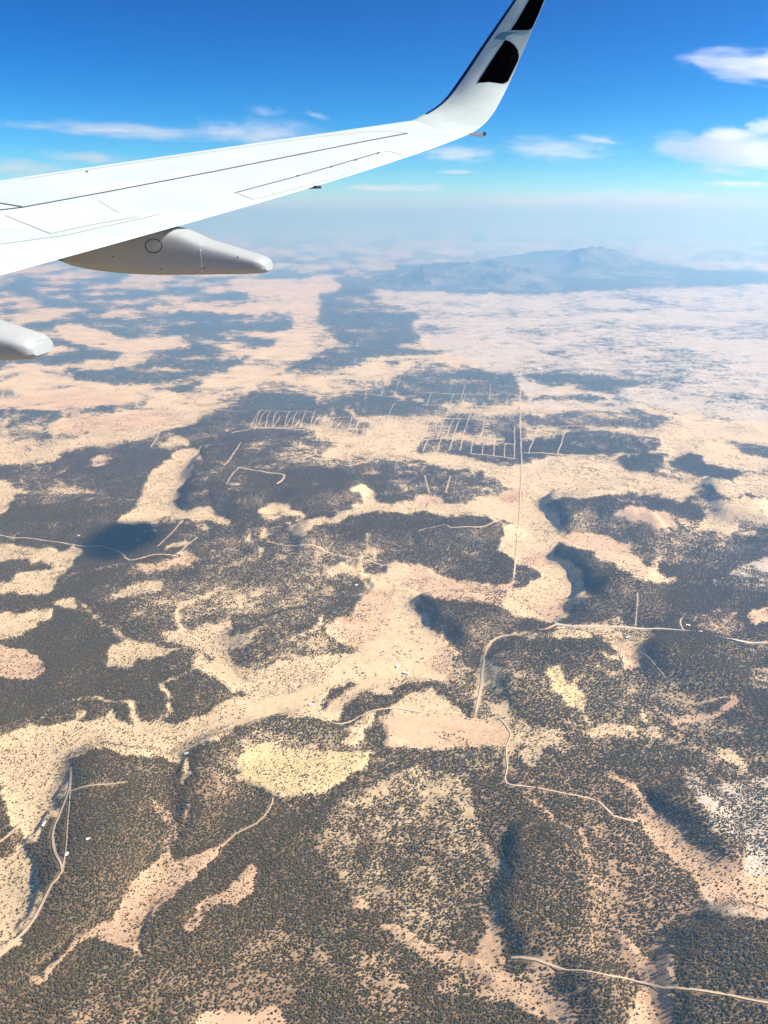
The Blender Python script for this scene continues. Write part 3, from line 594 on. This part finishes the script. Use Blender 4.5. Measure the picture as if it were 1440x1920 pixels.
a2 = gn.nodes.new('GeometryNodeInputNamedAttribute'); a2.data_type = 'FLOAT'; a2.inputs[0].default_value = 'turn'
cx1 = gn.nodes.new('ShaderNodeCombineXYZ'); cx2 = gn.nodes.new('ShaderNodeCombineXYZ'); mu = gn.nodes.new('ShaderNodeMath'); mu.operation = 'MULTIPLY'; mu.inputs[1].default_value = .8
gn.links.new(a1.outputs[0], cx1.inputs[0]); gn.links.new(a1.outputs[0], cx1.inputs[1]); gn.links.new(a1.outputs[0], mu.inputs[0]); gn.links.new(mu.outputs[0], cx1.inputs[2]); gn.links.new(a2.outputs[0], cx2.inputs[2])
e2r = gn.nodes.new('FunctionNodeEulerToRotation'); gn.links.new(cx2.outputs[0], e2r.inputs[0]); gn.links.new(e2r.outputs[0], iop.inputs['Rotation'])
gn.links.new(cx1.outputs[0], iop.inputs['Scale']); gn.links.new(iop.outputs[0], go.inputs[0])
md = wood_o.modifiers.new('scatter', 'NODES'); md.node_group = gn

# ------------------------------------------------------------------ houses
M_WALL = simple('pale_stucco', (.62, .56, .48), .9); M_WHITE = simple('white_metal_roof', (.82, .82, .8), .4); M_BLUE = simple('blue_grey_roof', (.35, .45, .55), .5); M_RED = simple('rust_roof', (.42, .22, .15), .8)
M_GLASS = simple('dark_window_glass', (.05, .06, .07), .1)
def house(name, label, px_, py_, L, Wd, hh, rot, roof, cat='house'):
    (x, y), = drape([(px_, py_)]); z = float(height(np.array([x]), np.array([y]))[0])
    e = empty(name, (x, y, z)); e.rotation_euler = (0, 0, R(rot)); tag(e, label, cat)
    a, b = L / 2, Wd / 2
    mesh_obj('wall', [(-a, -b, -2), (a, -b, -2), (a, b, -2), (-a, b, -2), (-a, -b, hh), (a, -b, hh), (a, b, hh), (-a, b, hh), (-a, 0, hh + b * .45), (a, 0, hh + b * .45)],
             [(0, 1, 5, 4), (2, 3, 7, 6), (1, 2, 6, 9, 5), (3, 0, 4, 8, 7)], M_WALL, e)
    o_ = .6; r_ = hh + b * .45 + .15; ev = hh - .12
    mesh_obj('roof', [(-a - o_, -b - o_, ev), (a + o_, -b - o_, ev), (a + o_, 0, r_), (-a - o_, 0, r_), (-a - o_, b + o_, ev), (a + o_, b + o_, ev),
                      (-a - o_, -b - o_, ev - .2), (a + o_, -b - o_, ev - .2), (a + o_, 0, r_ - .2), (-a - o_, 0, r_ - .2), (-a - o_, b + o_, ev - .2), (a + o_, b + o_, ev - .2)],
             [(0, 1, 2, 3), (3, 2, 5, 4), (7, 6, 9, 8), (8, 9, 10, 11), (0, 6, 7, 1), (5, 11, 10, 4), (1, 7, 8, 2), (2, 8, 11, 5), (0, 3, 9, 6), (3, 4, 10, 9)], roof, e)
    def panel(nm, cx_, w, z0, z1, mt): mesh_obj(nm, [(cx_ - w, -b - .04, z0), (cx_ + w, -b - .04, z0), (cx_ + w, -b - .04, z1), (cx_ - w, -b - .04, z1)], [(0, 1, 2, 3)], mt, e)
    panel('door', 0, .6, 0, 2.1, M_RED)
    for f in (-.3, .3): panel('window', L * f, .9, 1.0, 2.2, M_GLASS)
house('farmhouse', 'farmhouse with blue grey roof just below the right highway', 1176, 1196, 17, 10, 4, 20, M_BLUE)
house('farmhouse', 'white roofed building among trees above the right highway', 1290, 1173, 15, 9, 3.5, -15, M_WHITE)
house('shed', 'small white shed right beside the right highway', 1313, 1186, 12, 8, 3, 10, M_WHITE, 'shed')
house('farmhouse', 'white roofed farmhouse in the middle of the sandy basin', 746, 1250, 15, 10, 4, 35, M_WHITE)
house('barn', 'white barn below the basin farmhouse', 761, 1263, 18, 10, 5, -20, M_WHITE, 'barn')
house('farmhouse', 'pale house beside the road at the lower rim of the basin', 583, 1322, 13, 9, 4, 10, M_WHITE)
house('cabin', 'white cabin by the narrow track at lower left', 125, 1603, 10, 6, 3, 80, M_WHITE, 'cabin')
house('cabin', 'pale cabin in a small woodland gap at lower left', 166, 1574, 9, 6, 3, 10, M_WHITE, 'cabin')
house('barn', 'pale barn in the trees at the left field edge', 82, 1547, 12, 6, 3.5, 75, M_WHITE, 'barn')
house('farmhouse', 'pale house at the head of the lower left woods', 350, 1414, 12, 8, 4, 25, M_BLUE)
house('warehouse', 'long white warehouse right of the straight highway', 1012, 692, 60, 30, 8, 3, M_WHITE, 'warehouse')
house('warehouse', 'smaller white warehouse beyond the long one', 998, 676, 34, 20, 7, 0, M_WHITE, 'warehouse')
house('warehouse', 'white building where the woods meet the highway', 1000, 716, 34, 18, 6, -8, M_WHITE, 'warehouse')
house('farmhouse', 'bright roofed house at the top of the basin', 668, 1098, 12, 9, 4, 30, M_WHITE)
house('farmhouse', 'rust roofed house in the far subdivision', 842, 874, 16, 10, 4, 5, M_RED)
house('farmhouse', 'rust roofed house at the far left valley', 148, 1005, 12, 9, 4, -15, M_WHITE)

# ------------------------------------------------------------------ the aircraft wing
PSI, XE, Z0, SL, KF = 0.11686, 10.1721, -0.98875, 0.11151, 0.66196
OV = np.array([math.sin(PSI), math.cos(PSI), 0]); AV = np.array([math.cos(PSI), -math.sin(PSI), 0]); CAM = np.array([0, 0, H])
def zw(y): return Z0 + SL * y + KF * (y / 17) ** 2
def air(y, x, z): return CAM + OV * (y - 1.7) + AV * (x - XE) + np.array([0, 0, z])   # aircraft coordinates: y outboard, x aft, z above the eye
def on_wing(px_, py_):
    d = ray(float(px_), float(py_)); t = 8.0
    for _ in range(30):
        fv = t * d[2] - zw(t * d @ OV + 1.7); dt = 1e-4; g_ = ((t + dt) * d[2] - zw((t + dt) * d @ OV + 1.7) - fv) / dt; t -= fv / g_
    P_ = t * d; return P_ @ OV + 1.7, P_ @ AV + XE
def at_span(px_, py_, y):         # the point of the line of sight at span station y -> (x aft, z)
    d = ray(float(px_), float(py_)); t = (y - 1.7) / (d @ OV); return t * (d @ AV) + XE, t * d[2]
k = NT('white_wing_paint'); tc = k.n('ShaderNodeTexCoord'); mp = k.n('ShaderNodeMapping'); mp.inputs['Scale'].default_value = (1, 1, 1); k.l(tc.outputs['Object'], mp.inputs[0])
nz = k.noise(mp.outputs[0], .9, 6, .65); nz2 = k.noise(mp.outputs[0], 9, 4)
k.l(k.mix(k.step(k.math('ADD', k.math('MULTIPLY', nz, .7), k.math('MULTIPLY', nz2, .3)), .35, .65), (.545, .605, .555), (.635, .70, .645)), k.p.inputs['Base Color'])
k.p.inputs['Roughness'].default_value = .42; k.p.inputs['Specular IOR Level'].default_value = .4
M_WING = k.m
M_GREY = simple('pale_grey_wing_paint', (.62, .64, .65), .45, var=.05, scale=2)
M_FAIR = simple('fairing_paint', (.34, .345, .335), .5, var=.10, scale=2.2)
M_EDGE = simple('polished_leading_edge', (.10, .17, .26), .28, metal=.9, var=.2)  # navy base colour carries the dark sky reflection and shade of the metal edge
M_SEAM = simple('dark_seam', (.05, .06, .08), .8); M_SEAM2 = simple('faint_seam', (.50, .50, .48), .8)
M_BLACK = simple('black_paint', (.002, .0015, .002), .9, spec=.0); M_TEAL = simple('grey_blue_paint', (.13, .27, .34), .5)
M_LENS = simple('amber_lens', (.30, .17, .12), .2)
wing = empty('aircraft_wing', tuple(air(1.9, 5, zw(1.9))))
tag(wing, 'white airliner wing with an upswept winglet crossing the upper left', 'aircraft wing')
LEp = [(0,337),(200,308),(400,277),(600,251),(700,237),(765,226)]; TEp = [(0,510),(80,488),(150,471),(250,444),(350,416),(460,384),(560,354),(680,319),(770,291),(860,258)]
le = [on_wing(*p) for p in LEp]; te = [on_wing(*p) for p in TEp]
lc = np.polyfit([p[0] for p in le], [p[1] for p in le], 2); tcf = np.polyfit([p[0] for p in te], [p[1] for p in te], 3)
le_y = le[-1][0]; te_y = te[-1][0]
NB = 26
CH = [0, .004, .015, .04, .09, .18, .3, .45, .6, .75, .88, .96, 1.0]
UP = [-.012, -.004, .000, .003, .005, .006, .006, .006, .005, .004, .002, .001, .000]
LO = [-.012, -.022, -.034, -.048, -.066, -.084, -.094, -.090, -.074, -.050, -.026, -.010, -.004]
st = []
for i in range(NB):
    f = i / (NB - 1); yl = 2.2 + (le_y - 2.2) * f; yt = 2.2 + (te_y - 2.2) * f
    a = air(yl, np.polyval(lc, yl), zw(yl)) if yl > 8 else air(yl, np.polyval(lc, yl), zw(yl))
    b = air(yt, np.polyval(tcf, max(yt, 5.2)) if yt > 5.2 else np.polyval(tcf, 5.2) - (5.2 - yt) * .02, zw(yt))
    st.append((a, b, np.array([0, 0, 1.])))
# winglet: traced leading and trailing outline with its own span stations
LW = [(800,210,17.25),(822,195,17.45),(838,179,17.56),(852,160,17.62),(873,130,17.66),(900,90,17.72),(930,47,17.78),(960,4,17.84),(985,-32,17.9),(1005,-62,17.95)]
TW = [(888,246,14.9),(908,231,15.4),(924,212,15.9),(936,192,16.35),(950,165,16.8),(966,130,17.1),(984,88,17.3),(1003,44,17.45),(1022,0,17.6),(1044,-52,17.75)]
ws = []
for (a0, a1, ya), (b0, b1, yb) in zip(LW, TW):
    xa, za = at_span(a0, a1, ya); xb, zb = at_span(b0, b1, yb); ws.append([air(ya, xa, za), air(yb, xb, zb), None])
allst = st + ws
for i in range(NB, len(allst)):
    j0, j1 = i - 1, min(i + 1, len(allst) - 1)
    sp = (allst[j1][0] + allst[j1][1]) - (allst[j0][0] + allst[j0][1]); chd = allst[i][1] - allst[i][0]
    n_ = np.cross(chd, sp); n_ /= np.linalg.norm(n_)
    if n_ @ (CAM - allst[i][0]) < 0: n_ = -n_
    allst[i] = (allst[i][0], allst[i][1], n_)
def section(stn, up, lo, k0=0, k1=len(CH), tk=1.0):
    a, b, n_ = stn; c = np.linalg.norm(b - a)
    u = [a + (b - a) * CH[q] + n_ * up[q] * c for q in range(k0, k1)]; l = [a + (b - a) * CH[q] + n_ * lo[q] * c * tk for q in range(k0, k1)]
    return u + l[::-1]
def loft(name, stations, mat, parent, k0=0, k1=len(CH), tk=1.0, cap=True, org=None):
    rows = [section(s_, UP, LO, k0, k1, tk) for s_ in stations]; n_ = len(rows[0]); org_ = np.array(parent.location) if org is None else org
    Vv = [p - org_ for r_ in rows for p in r_]; Fc = []
    for i in range(len(rows) - 1):
        for j in range(n_): Fc.append((i * n_ + j, i * n_ + (j + 1) % n_, (i + 1) * n_ + (j + 1) % n_, (i + 1) * n_ + j))
    if cap: Fc += [tuple(range(n_)), tuple(range((len(rows) - 1) * n_, len(rows) * n_))]
    o = mesh_obj(name, Vv, Fc, mat, parent, True)
    bm = bmesh.new(); bm.from_mesh(o.data); bmesh.ops.recalc_face_normals(bm, faces=bm.faces); bm.to_mesh(o.data); bm.free()
    try: o.data.set_sharp_from_angle(angle=R(35))
    except Exception: pass
    return o
# smooth the stations between wing and winglet by inserting Catmull-Rom ones
def dense(sts, m):
    out = []
    for i in range(len(sts) - 1):
        p0, p1, p2, p3 = sts[max(i - 1, 0)], sts[i], sts[i + 1], sts[min(i + 2, len(sts) - 1)]
        for j in range(m):
            t = j / m; out.append(tuple(.5 * ((2 * p1[q]) + (-p0[q] + p2[q]) * t + (2 * p0[q] - 5 * p1[q] + 4 * p2[q] - p3[q]) * t * t + (-p0[q] + 3 * p1[q] - 3 * p2[q] + p3[q]) * t ** 3) for q in range(3)))
    out.append(sts[-1]); return out
skin = loft('wing_skin', allst[:NB], M_WING, wing)
wl = dense(allst[NB - 1:], 5)
winglet = loft('winglet', wl, M_WING, wing, 4, len(CH), .8)
wl_edge = wl[4:]
edge = loft('leading_edge', wl_edge, M_EDGE, winglet, 0, 5, .8, org=np.array(wing.location))
edge0 = loft('leading_edge', wl[:5], M_WING, winglet, 0, 5, .8, org=np.array(wing.location))
ORG = np.array(wing.location)
bvh = []
for o in (skin, winglet): bvh.append(BVHTree.FromPolygons([Vector(ORG + np.array(v.co)) for v in o.data.vertices], [tuple(p.vertices) for p in o.data.polygons]))
def hit(px_, py_, lift=.004, trees=None):
    d = ray(float(px_), float(py_)); dv = Vector(d).normalized(); best = None
    for b in (trees or bvh):
        r_ = b.ray_cast(Vector(CAM), dv, 60)
        if r_[0] is not None and (best is None or r_[3] < best[1]): best = (r_[0], r_[3], r_[1])
    if best is None: return None
    n_ = best[2]; n_ = n_ if n_.dot(dv) < 0 else -n_
    return np.array(best[0] + n_ * lift)
def seam(name, pts, wpx, mat, parent, trees=None, lift=.003, org=None, closed=False):
    Q = []
    if closed: pts = pts + [pts[0]]
    for (a, b), (c, d) in zip(pts[:-1], pts[1:]):
        m = max(1, int(math.hypot(c - a, d - b) / 12))
        for j in range(m): Q.append((a + (c - a) * j / m, b + (d - b) * j / m))
    Q.append(pts[-1]); Vv = []; o_ = ORG if org is None else org
    for i, (x, y) in enumerate(Q):
        x0, y0 = Q[max(i - 1, 0)]; x1, y1 = Q[min(i + 1, len(Q) - 1)]; L_ = math.hypot(x1 - x0, y1 - y0) + 1e-6; nx_, ny_ = -(y1 - y0) / L_, (x1 - x0) / L_
        h0 = hit(x + nx_ * wpx / 2, y + ny_ * wpx / 2, lift, trees); h1 = hit(x - nx_ * wpx / 2, y - ny_ * wpx / 2, lift, trees)
        if h0 is None or h1 is None: continue
        Vv += [h0 - o_, h1 - o_]
    n_ = len(Vv) // 2
    if n_ < 2: return
    return mesh_obj(name, Vv, [(2 * i, 2 * i + 1, 2 * i + 3, 2 * i + 2) for i in range(n_ - 1)], mat, parent)
seam('panel_seam', [(0,394),(42,389),(200,360),(400,322),(600,282),(700,262),(765,250)], 1.5, M_SEAM, skin)
seam('panel_seam', [(0,381),(42,388)], 1.6, M_SEAM, skin)
seam('panel_seam', [(42,336),(200,313),(400,284),(600,256),(690,247),(730,246),(765,250)], 1.0, M_SEAM2, skin)
seam('panel_seam', [(10,404),(95,438)], 1.3, M_SEAM2, skin)
seam('panel_seam', [(95,438),(180,420),(260,406)], 1.1, M_SEAM2, skin)
seam('panel_seam', [(440,362),(560,330),(640,307),(712,286)], 1.1, M_SEAM, skin)
seam('panel_seam', [(712,286),(728,283),(768,294)], 1.0, M_SEAM2, skin)
seam('panel_seam', [(440,360),(485,378)], 1.0, M_SEAM2, skin); seam('panel_seam', [(486,372),(502,379)], 1.4, M_SEAM, skin)
seam('panel_seam', [(486,372),(560,352),(600,342),(664,323)], 1.0, M_SEAM2, skin)
seam('panel_seam', [(185,376),(225,400)], .8, M_SEAM2, skin); seam('panel_seam', [(0,458),(120,442),(300,402)], .8, M_SEAM2, skin)
for x, y in ((558,330),(621,313),(667,300),(709,287),(60,330),(163,322)):
    seam('fastener', [(x - 2.2, y + .6), (x + 2.2, y - .6)], 2.4, M_SEAM, skin)
for x, y in ((512,362),(556,354),(599,342)): seam('fastener', [(x - 1.5, y + .4), (x + 1.5, y - .4)], 1.6, M_SEAM2, skin)
# black painted letters on the winglet
def decal(name, poly, mat, parent, lift=.006):
    V0 = [hit(x, y, lift) for x, y in poly]
    if any(v is None for v in V0): print('decal miss', name, [p for p, v in zip(poly, V0) if v is None]); V0 = [v for v in V0 if v is not None]
    bm = bmesh.new(); vs = [bm.verts.new(Vector(v - ORG)) for v in V0]; f_ = bm.faces.new(vs)
    bmesh.ops.triangulate(bm, faces=[f_]); bm.normal_update()
    m = bpy.data.meshes.new(name); bm.to_mesh(m); bm.free(); m.materials.append(mat); o = bpy.data.objects.new(name, m); COL.objects.link(o); o.parent = parent; return o
decal('painted_letter', [(957,57),(968,42),(992,0),(1010,-32),(1034,-32),(1021,0),(1010,27),(1001,47),(998,53),(992,57)], M_BLACK, winglet)
decal('painted_letter', [(896,155),(915,124),(932,98),(947,75),(956,78),(965,85),(971,94),(973,105),(972,114),(966,131),(960,146),(953,153),(944,157)], M_BLACK, winglet)
decal('painted_swoosh', [(927,74),(930,68),(936,63),(944,60),(958,60),(975,61),(958,64),(950,68),(946,75)], M_TEAL, winglet)
# tip light housing on the trailing edge
a_ = hit(878, 247, 0); 
def tip_light():
    ya, xa = on_wing(872, 250); z_ = zw(ya); base = air(ya, xa, z_) - ORG
    e1 = AV * .26 + OV * .11; up = np.array([0, 0, 1.]); sd = OV * .06
    Vv = []
    for t, h_ in ((0, .006), (.55, .028), (1.0, .042)):
        c = base + e1 * t
        for s1, s2 in ((-1, .35), (1, .35), (1, -1), (-1, -1)): Vv.append(c + sd * s1 * (.5 + .5 * t) + up * h_ * s2)
    Fc = [(0, 1, 5, 4), (1, 2, 6, 5), (2, 3, 7, 6), (3, 0, 4, 7), (4, 5, 9, 8), (5, 6, 10, 9), (6, 7, 11, 10), (7, 4, 8, 11), (8, 9, 10, 11), (3, 2, 1, 0)]
    h = mesh_obj('tip_light_housing', Vv, Fc, M_FAIR, wing)
    c = base + e1 * 1.02; mesh_obj('lens', [c + sd * s1 * .9 + up * s2 + AV * q for q in (0, .05) for s1, s2 in ((-1, .02), (1, .02), (1, -.03), (-1, -.03))], [(0, 1, 2, 3), (4, 7, 6, 5), (0, 4, 5, 1), (1, 5, 6, 2), (2, 6, 7, 3), (3, 7, 4, 0)], M_LENS, h)
tip_light()
# small static discharge fitting under the aileron
ya, xa = on_wing(590, 346); b_ = air(ya, xa, zw(ya)) - ORG
mesh_obj('hinge_fairing', [b_ + AV * q + OV * s_ * w_ + np.array([0, 0, z_]) for q, w_, z1 in ((-.07, .04, 0), (.02, .04, 0), (.06, .02, -.0)) for s_, z_ in ((-1, -.01), (1, -.01), (1, z1 - .035), (-1, z1 - .035))],
         [(0, 1, 5, 4), (1, 2, 6, 5), (2, 3, 7, 6), (3, 0, 4, 7), (4, 5, 9, 8), (5, 6, 10, 9), (6, 7, 11, 10), (7, 4, 8, 11), (8, 9, 10, 11), (3, 2, 1, 0)], M_SEAM, wing)
# flap track fairings
YF = 7.15
bot = [(60,478),(95,491),(120,500),(160,508),(200,513),(240,516),(290,518),(340,518),(400,517),(440,517),(466,516),(484,515),(491,512)]
sho = [(60,470),(95,484),(120,470),(160,455),(200,445),(240,442),(290,430),(330,440),(375,460),(420,473),(455,484),(480,492),(491,497)]
bx = [at_span(a, b, YF) for a, b in bot]; sx_ = [at_span(a, b, YF) for a, b in sho]
xs_ = np.append(np.linspace(bx[0][0], bx[-1][0] - .03, 30), bx[-1][0])
zb_ = np.interp(xs_, [p[0] for p in bx], [p[1] for p in bx]); zs_ = np.interp(xs_, [p[0] for p in sx_], [p[1] for p in sx_])
fair = empty('flap_fairing'); fair.parent = wing
YC = YF + .21
fo = air(YC, xs_[0], zb_[0]); fair.location = tuple(fo - ORG)
def fairing_body():
    Vv = []; n_ = 0
    x1 = xs_[-1]; x0 = xs_[0]
    for x, zb, zs in zip(xs_, zb_, zs_):
        t = (x - x0) / (x1 - x0); hw = .21 * min(1, (t / .25 + .02) ** .5) * (1 - .42 * max(0, t - .5) / .5) * (1 if t < .985 else .80)
        ht = max(zs - zb, .01) * (1 if t < .985 else .8); zc = (zs + zb) / 2
        ring = []
        for q in range(72):
            a = q * math.tau / 72 + math.pi / 72; ca, sa = math.cos(a), math.sin(a); ex = .26
            yy = math.copysign(abs(ca) ** ex, ca) * hw; zz = math.copysign(abs(sa) ** .34, sa) * ht / 2
            if zz < 0: yy *= 1 - .25 * (abs(zz) / (ht / 2)) ** 2
            # far shoulder stands a little higher: crowned top
            if zz > 0: zz += .035 * (1 - (yy / (hw + 1e-6)) ** 2)
            ring.append(air(YC + yy, x, zc + zz) - fo)
        n_ = len(ring); Vv += ring
    Fc = []
    for i in range(len(xs_) - 1):
        for j in range(n_): Fc.append((i * n_ + j, i * n_ + (j + 1) % n_, (i + 1) * n_ + (j + 1) % n_, (i + 1) * n_ + j))
    Fc += [tuple(range(n_)), tuple(range((len(xs_) - 1) * n_, len(xs_) * n_))]
    o = mesh_obj('fairing_shell', Vv, Fc, M_FAIR, fair, True)
    bm = bmesh.new(); bm.from_mesh(o.data); bmesh.ops.recalc_face_normals(bm, faces=bm.faces); bm.to_mesh(o.data); bm.free()
    try: o.data.set_sharp_from_angle(angle=R(50))
    except Exception: pass
    return o
shell = fairing_body()
bf = [BVHTree.FromPolygons([Vector(fo + np.array(v.co)) for v in shell.data.vertices], [tuple(p.vertices) for p in shell.data.polygons])]
seam('access_panel_ring', [(288 + 15.5 * math.cos(t), 461 + 13 * math.sin(t)) for t in np.linspace(0, 2 * math.pi, 24)[:-1]], 1.6, M_SEAM, fair, bf, .003, fo, True)
seam('panel_seam', [(375,458),(380,510)], 2.0, M_GREY, fair, bf, .003, fo)
for x, y in ((446,482),(303,504),(383,503),(212,481)): seam('fastener', [(x - 1.4, y), (x + 1.4, y)], 1.8, M_SEAM, fair, bf, .003, fo)
seam('panel_seam', [(96,488),(106,484),(118,488)], 2.0, M_SEAM, fair, bf, .003, fo)
# the next fairing inboard: same shape
tx_, tz_ = at_span(40, 679, 5.15)
dl = air(5.15 + .21, tx_, tz_) - air(YC, xs_[-1], zb_[-1])
f2 = fair.copy(); COL.objects.link(f2); f2.parent = wing; f2.location = tuple(fo - ORG + dl)
for ch in list(fair.children):
    c = ch.copy(); COL.objects.link(c); c.parent = f2

# ------------------------------------------------------------------ clouds
def cloud_mat(name, dens, freq, thresh, soft, aniso=(1, 1, 1), seed=0, col=(1, 1, 1)):
    k = NT(name); k.t.nodes.remove(k.p); tc = k.n('ShaderNodeTexCoord'); g = tc.outputs['Object']
    mp = k.n('ShaderNodeMapping'); mp.inputs['Scale'].default_value = aniso; mp.inputs['Location'].default_value = (seed, seed * .7, seed * .3); k.l(g, mp.inputs[0])
    nz = k.noise(mp.outputs[0], freq, 5, .6)
    ln = k.n('ShaderNodeVectorMath', operation='LENGTH'); k.l(g, ln.inputs[0])
    fall = k.math('SUBTRACT', 1, ln.outputs['Value'])                      # 1 at the middle, 0 at the hull
    n2 = k.noise(mp.outputs[0], freq * 3.1, 4, .6)
    d = k.math('ADD', k.math('MULTIPLY', fall, 1.1), k.math('MULTIPLY', k.math('SUBTRACT', k.math('ADD', k.math('MULTIPLY', nz, .7), k.math('MULTIPLY', n2, .3)), .5), 3.4))
    d = k.math('SUBTRACT', d, thresh + .28)
    de = k.math('MULTIPLY', k.step(d, 0, soft), dens)
    pv = k.n('ShaderNodeVolumePrincipled'); pv.inputs['Color'].default_value = (*col, 1); pv.inputs['Anisotropy'].default_value = .3
    k.l(k.math('MULTIPLY', de, k.step(fall, 0, .12)), pv.inputs['Density']); k.l(pv.outputs[0], k.out.inputs['Volume']); return k.m
def cloud(label, px_, py_, wpx, hpx, D, thick, dens, freq=2.2, thresh=.1, soft=.3, aniso=(1, 1, 1), tilt=0, seed=0):
    d = ray(float(px_), float(py_)); t = D / d[1]; c = np.array([d[0] * t, D, H + d[2] * t])
    sx = wpx / F * D / 2 ; sz_ = hpx / F * D / 2
    bm = bmesh.new(); bmesh.ops.create_icosphere(bm, subdivisions=3, radius=1); m = bpy.data.meshes.new('cloud'); bm.to_mesh(m); bm.free()
    m.materials.append(cloud_mat('cloud_vapour', dens, freq, thresh, soft, aniso, seed)); o = bpy.data.objects.new('cloud', m); COL.objects.link(o)
    o.location = tuple(c); o.scale = (sx, thick / 2, sz_); o.rotation_euler = (0, R(tilt), 0); tag(o, label, 'cloud'); return o
CLOUDS = True
if CLOUDS:
    cloud('bright pointed white cloud at the upper right corner', 1455, 124, 350, 62, 26000, 3000, .0007, 1.9, -.15, .5, (1, 1, 1), 4, 1)
    cloud('large white cloud low at the right edge', 1390, 287, 350, 74, 26000, 3500, .0007, 1.8, -.2, .5, (1, 1, .8), 6, 2)
    cloud('small white puff above the large right cloud', 1365, 254, 120, 34, 25000, 1500, .0012, 1.3, -.1, .5, (1, 1, 1), 0, 3)
    cloud('white puff high at the right edge', 1440, 236, 80, 40, 25000, 1500, .0012, 1.3, -.1, .5, (1, 1, 1), 0, 4)
    cloud('faint small cloud beneath the large right cloud', 1330, 320, 80, 20, 26000, 1500, .0006, 2, 0, .8, (1, 1, 1), 0, 5)
    cloud('thin wispy cloud right of the wing tip', 1045, 281, 300, 60, 30000, 4000, .0009, 2.4, .1, .9, (1, 1.5, 1), 4, 6)
    cloud('thin cloud just below the wing tip', 856, 289, 190, 36, 30000, 4000, .0009, 2.2, .0, .9, (1, 1.5, 1), 2, 7)
    cloud('tiny flat cloud beneath the wing tip', 856, 322, 80, 11, 30000, 1500, .0010, 1.2, -.1, .6, (1, 1, .8), 0, 8)
    cloud('long thin streak of cloud above the wing at left', 225, 245, 520, 34, 30000, 4000, .0009, 3.2, .02, .9, (1, 1.5, .5), 3, 9)
    cloud('broad wispy cloud above the middle of the wing', 490, 252, 330, 70, 30000, 4000, .0008, 2.8, .05, .9, (1, 1.5, .6), 2, 10)
    cloud('short white streak above the wing at left', 160, 296, 230, 30, 30000, 3000, .0010, 3, .02, .9, (1, 1.5, .5), 3, 11)
    cloud('faint flat cloud at the left edge above the wing', 30, 316, 280, 40, 32000, 4000, .0005, 2.4, -.1, .9, (1, 1, .5), 2, 12)
    cloud('faint tiny wisp high above the wing', 502, 209, 110, 28, 30000, 2500, .0004, 2.0, .1, .9, (1, 1, .6), 10, 13)
    cloud('pale bank of cloud low over the right horizon', 1200, 382, 760, 56, 52000, 12000, .00035, 2.0, -.1, 1.0, (1, 1, .5), 1, 14)
    cloud('pale streak of cloud below the middle of the wing', 730, 352, 280, 20, 40000, 5000, .0006, 2.4, -.05, .9, (1, 1, .5), 1, 15)
    cloud('thin ragged cloud strip above the horizon at far right', 1390, 345, 200, 16, 40000, 4000, .0006, 2.6, -.05, .8, (1, 1, .5), 1, 16)
    cloud('faint wisp between the wing tip and the large right cloud', 1120, 262, 120, 16, 32000, 3000, .0007, 2.6, .0, .8, (1, 1, .6), 8, 17)
    cloud('small faint wisp high above the outer wing', 595, 217, 70, 10, 30000, 2500, .0006, 2.6, .0, .8, (1, 1, .6), 12, 18)
    # the small cloud overhead whose shadow lies on the left woods
    s0, s1 = flat(225, 1015); ch_ = 5200; el = R(SUN_EL); az = R(SUN_AZ); q = ch_ / math.tan(el)
    bm = bmesh.new(); bmesh.ops.create_icosphere(bm, subdivisions=3, radius=1); m = bpy.data.meshes.new('cloud'); bm.to_mesh(m); bm.free()
    m.materials.append(cloud_mat('cloud_vapour', .04, 1.6, -.4, .7, (1, 1, 1), 21)); o = bpy.data.objects.new('cloud', m); COL.objects.link(o)
    o.location = (float(s0) + math.sin(az) * q, float(s1) + math.cos(az) * q, ch_); o.scale = (165, 290, 110); tag(o, 'small cloud overhead that shades the left woods', 'cloud')

# ------------------------------------------------------------------ haze
TOP = 1950.0
hm = bpy.data.materials.new('haze_air'); hm.use_nodes = True; ht = hm.node_tree; ht.nodes.remove(ht.nodes['Principled BSDF'])
pv = ht.nodes.new('ShaderNodeVolumePrincipled'); pv.inputs['Density'].default_value = .000086; pv.inputs['Color'].default_value = (.245, .54, .95, 1)
pv.inputs['Absorption Color'].default_value = (.70, .80, .6, 1); pv.inputs['Anisotropy'].default_value = .52
ht.links.new(pv.outputs[0], ht.nodes['Material Output'].inputs['Volume'])
bt = float(Z.min()) - 80; e_ = 150000
hz = mesh_obj('haze', [(x, y, z) for z in (bt, TOP) for x, y in ((-e_, -e_), (e_, -e_), (e_, e_), (-e_, e_))], [(3, 2, 1, 0), (4, 5, 6, 7), (0, 1, 5, 4), (1, 2, 6, 5), (2, 3, 7, 6), (3, 0, 4, 7)], hm)
tag(hz, 'pale blue haze filling the air over the plain', None, None, 'stuff')
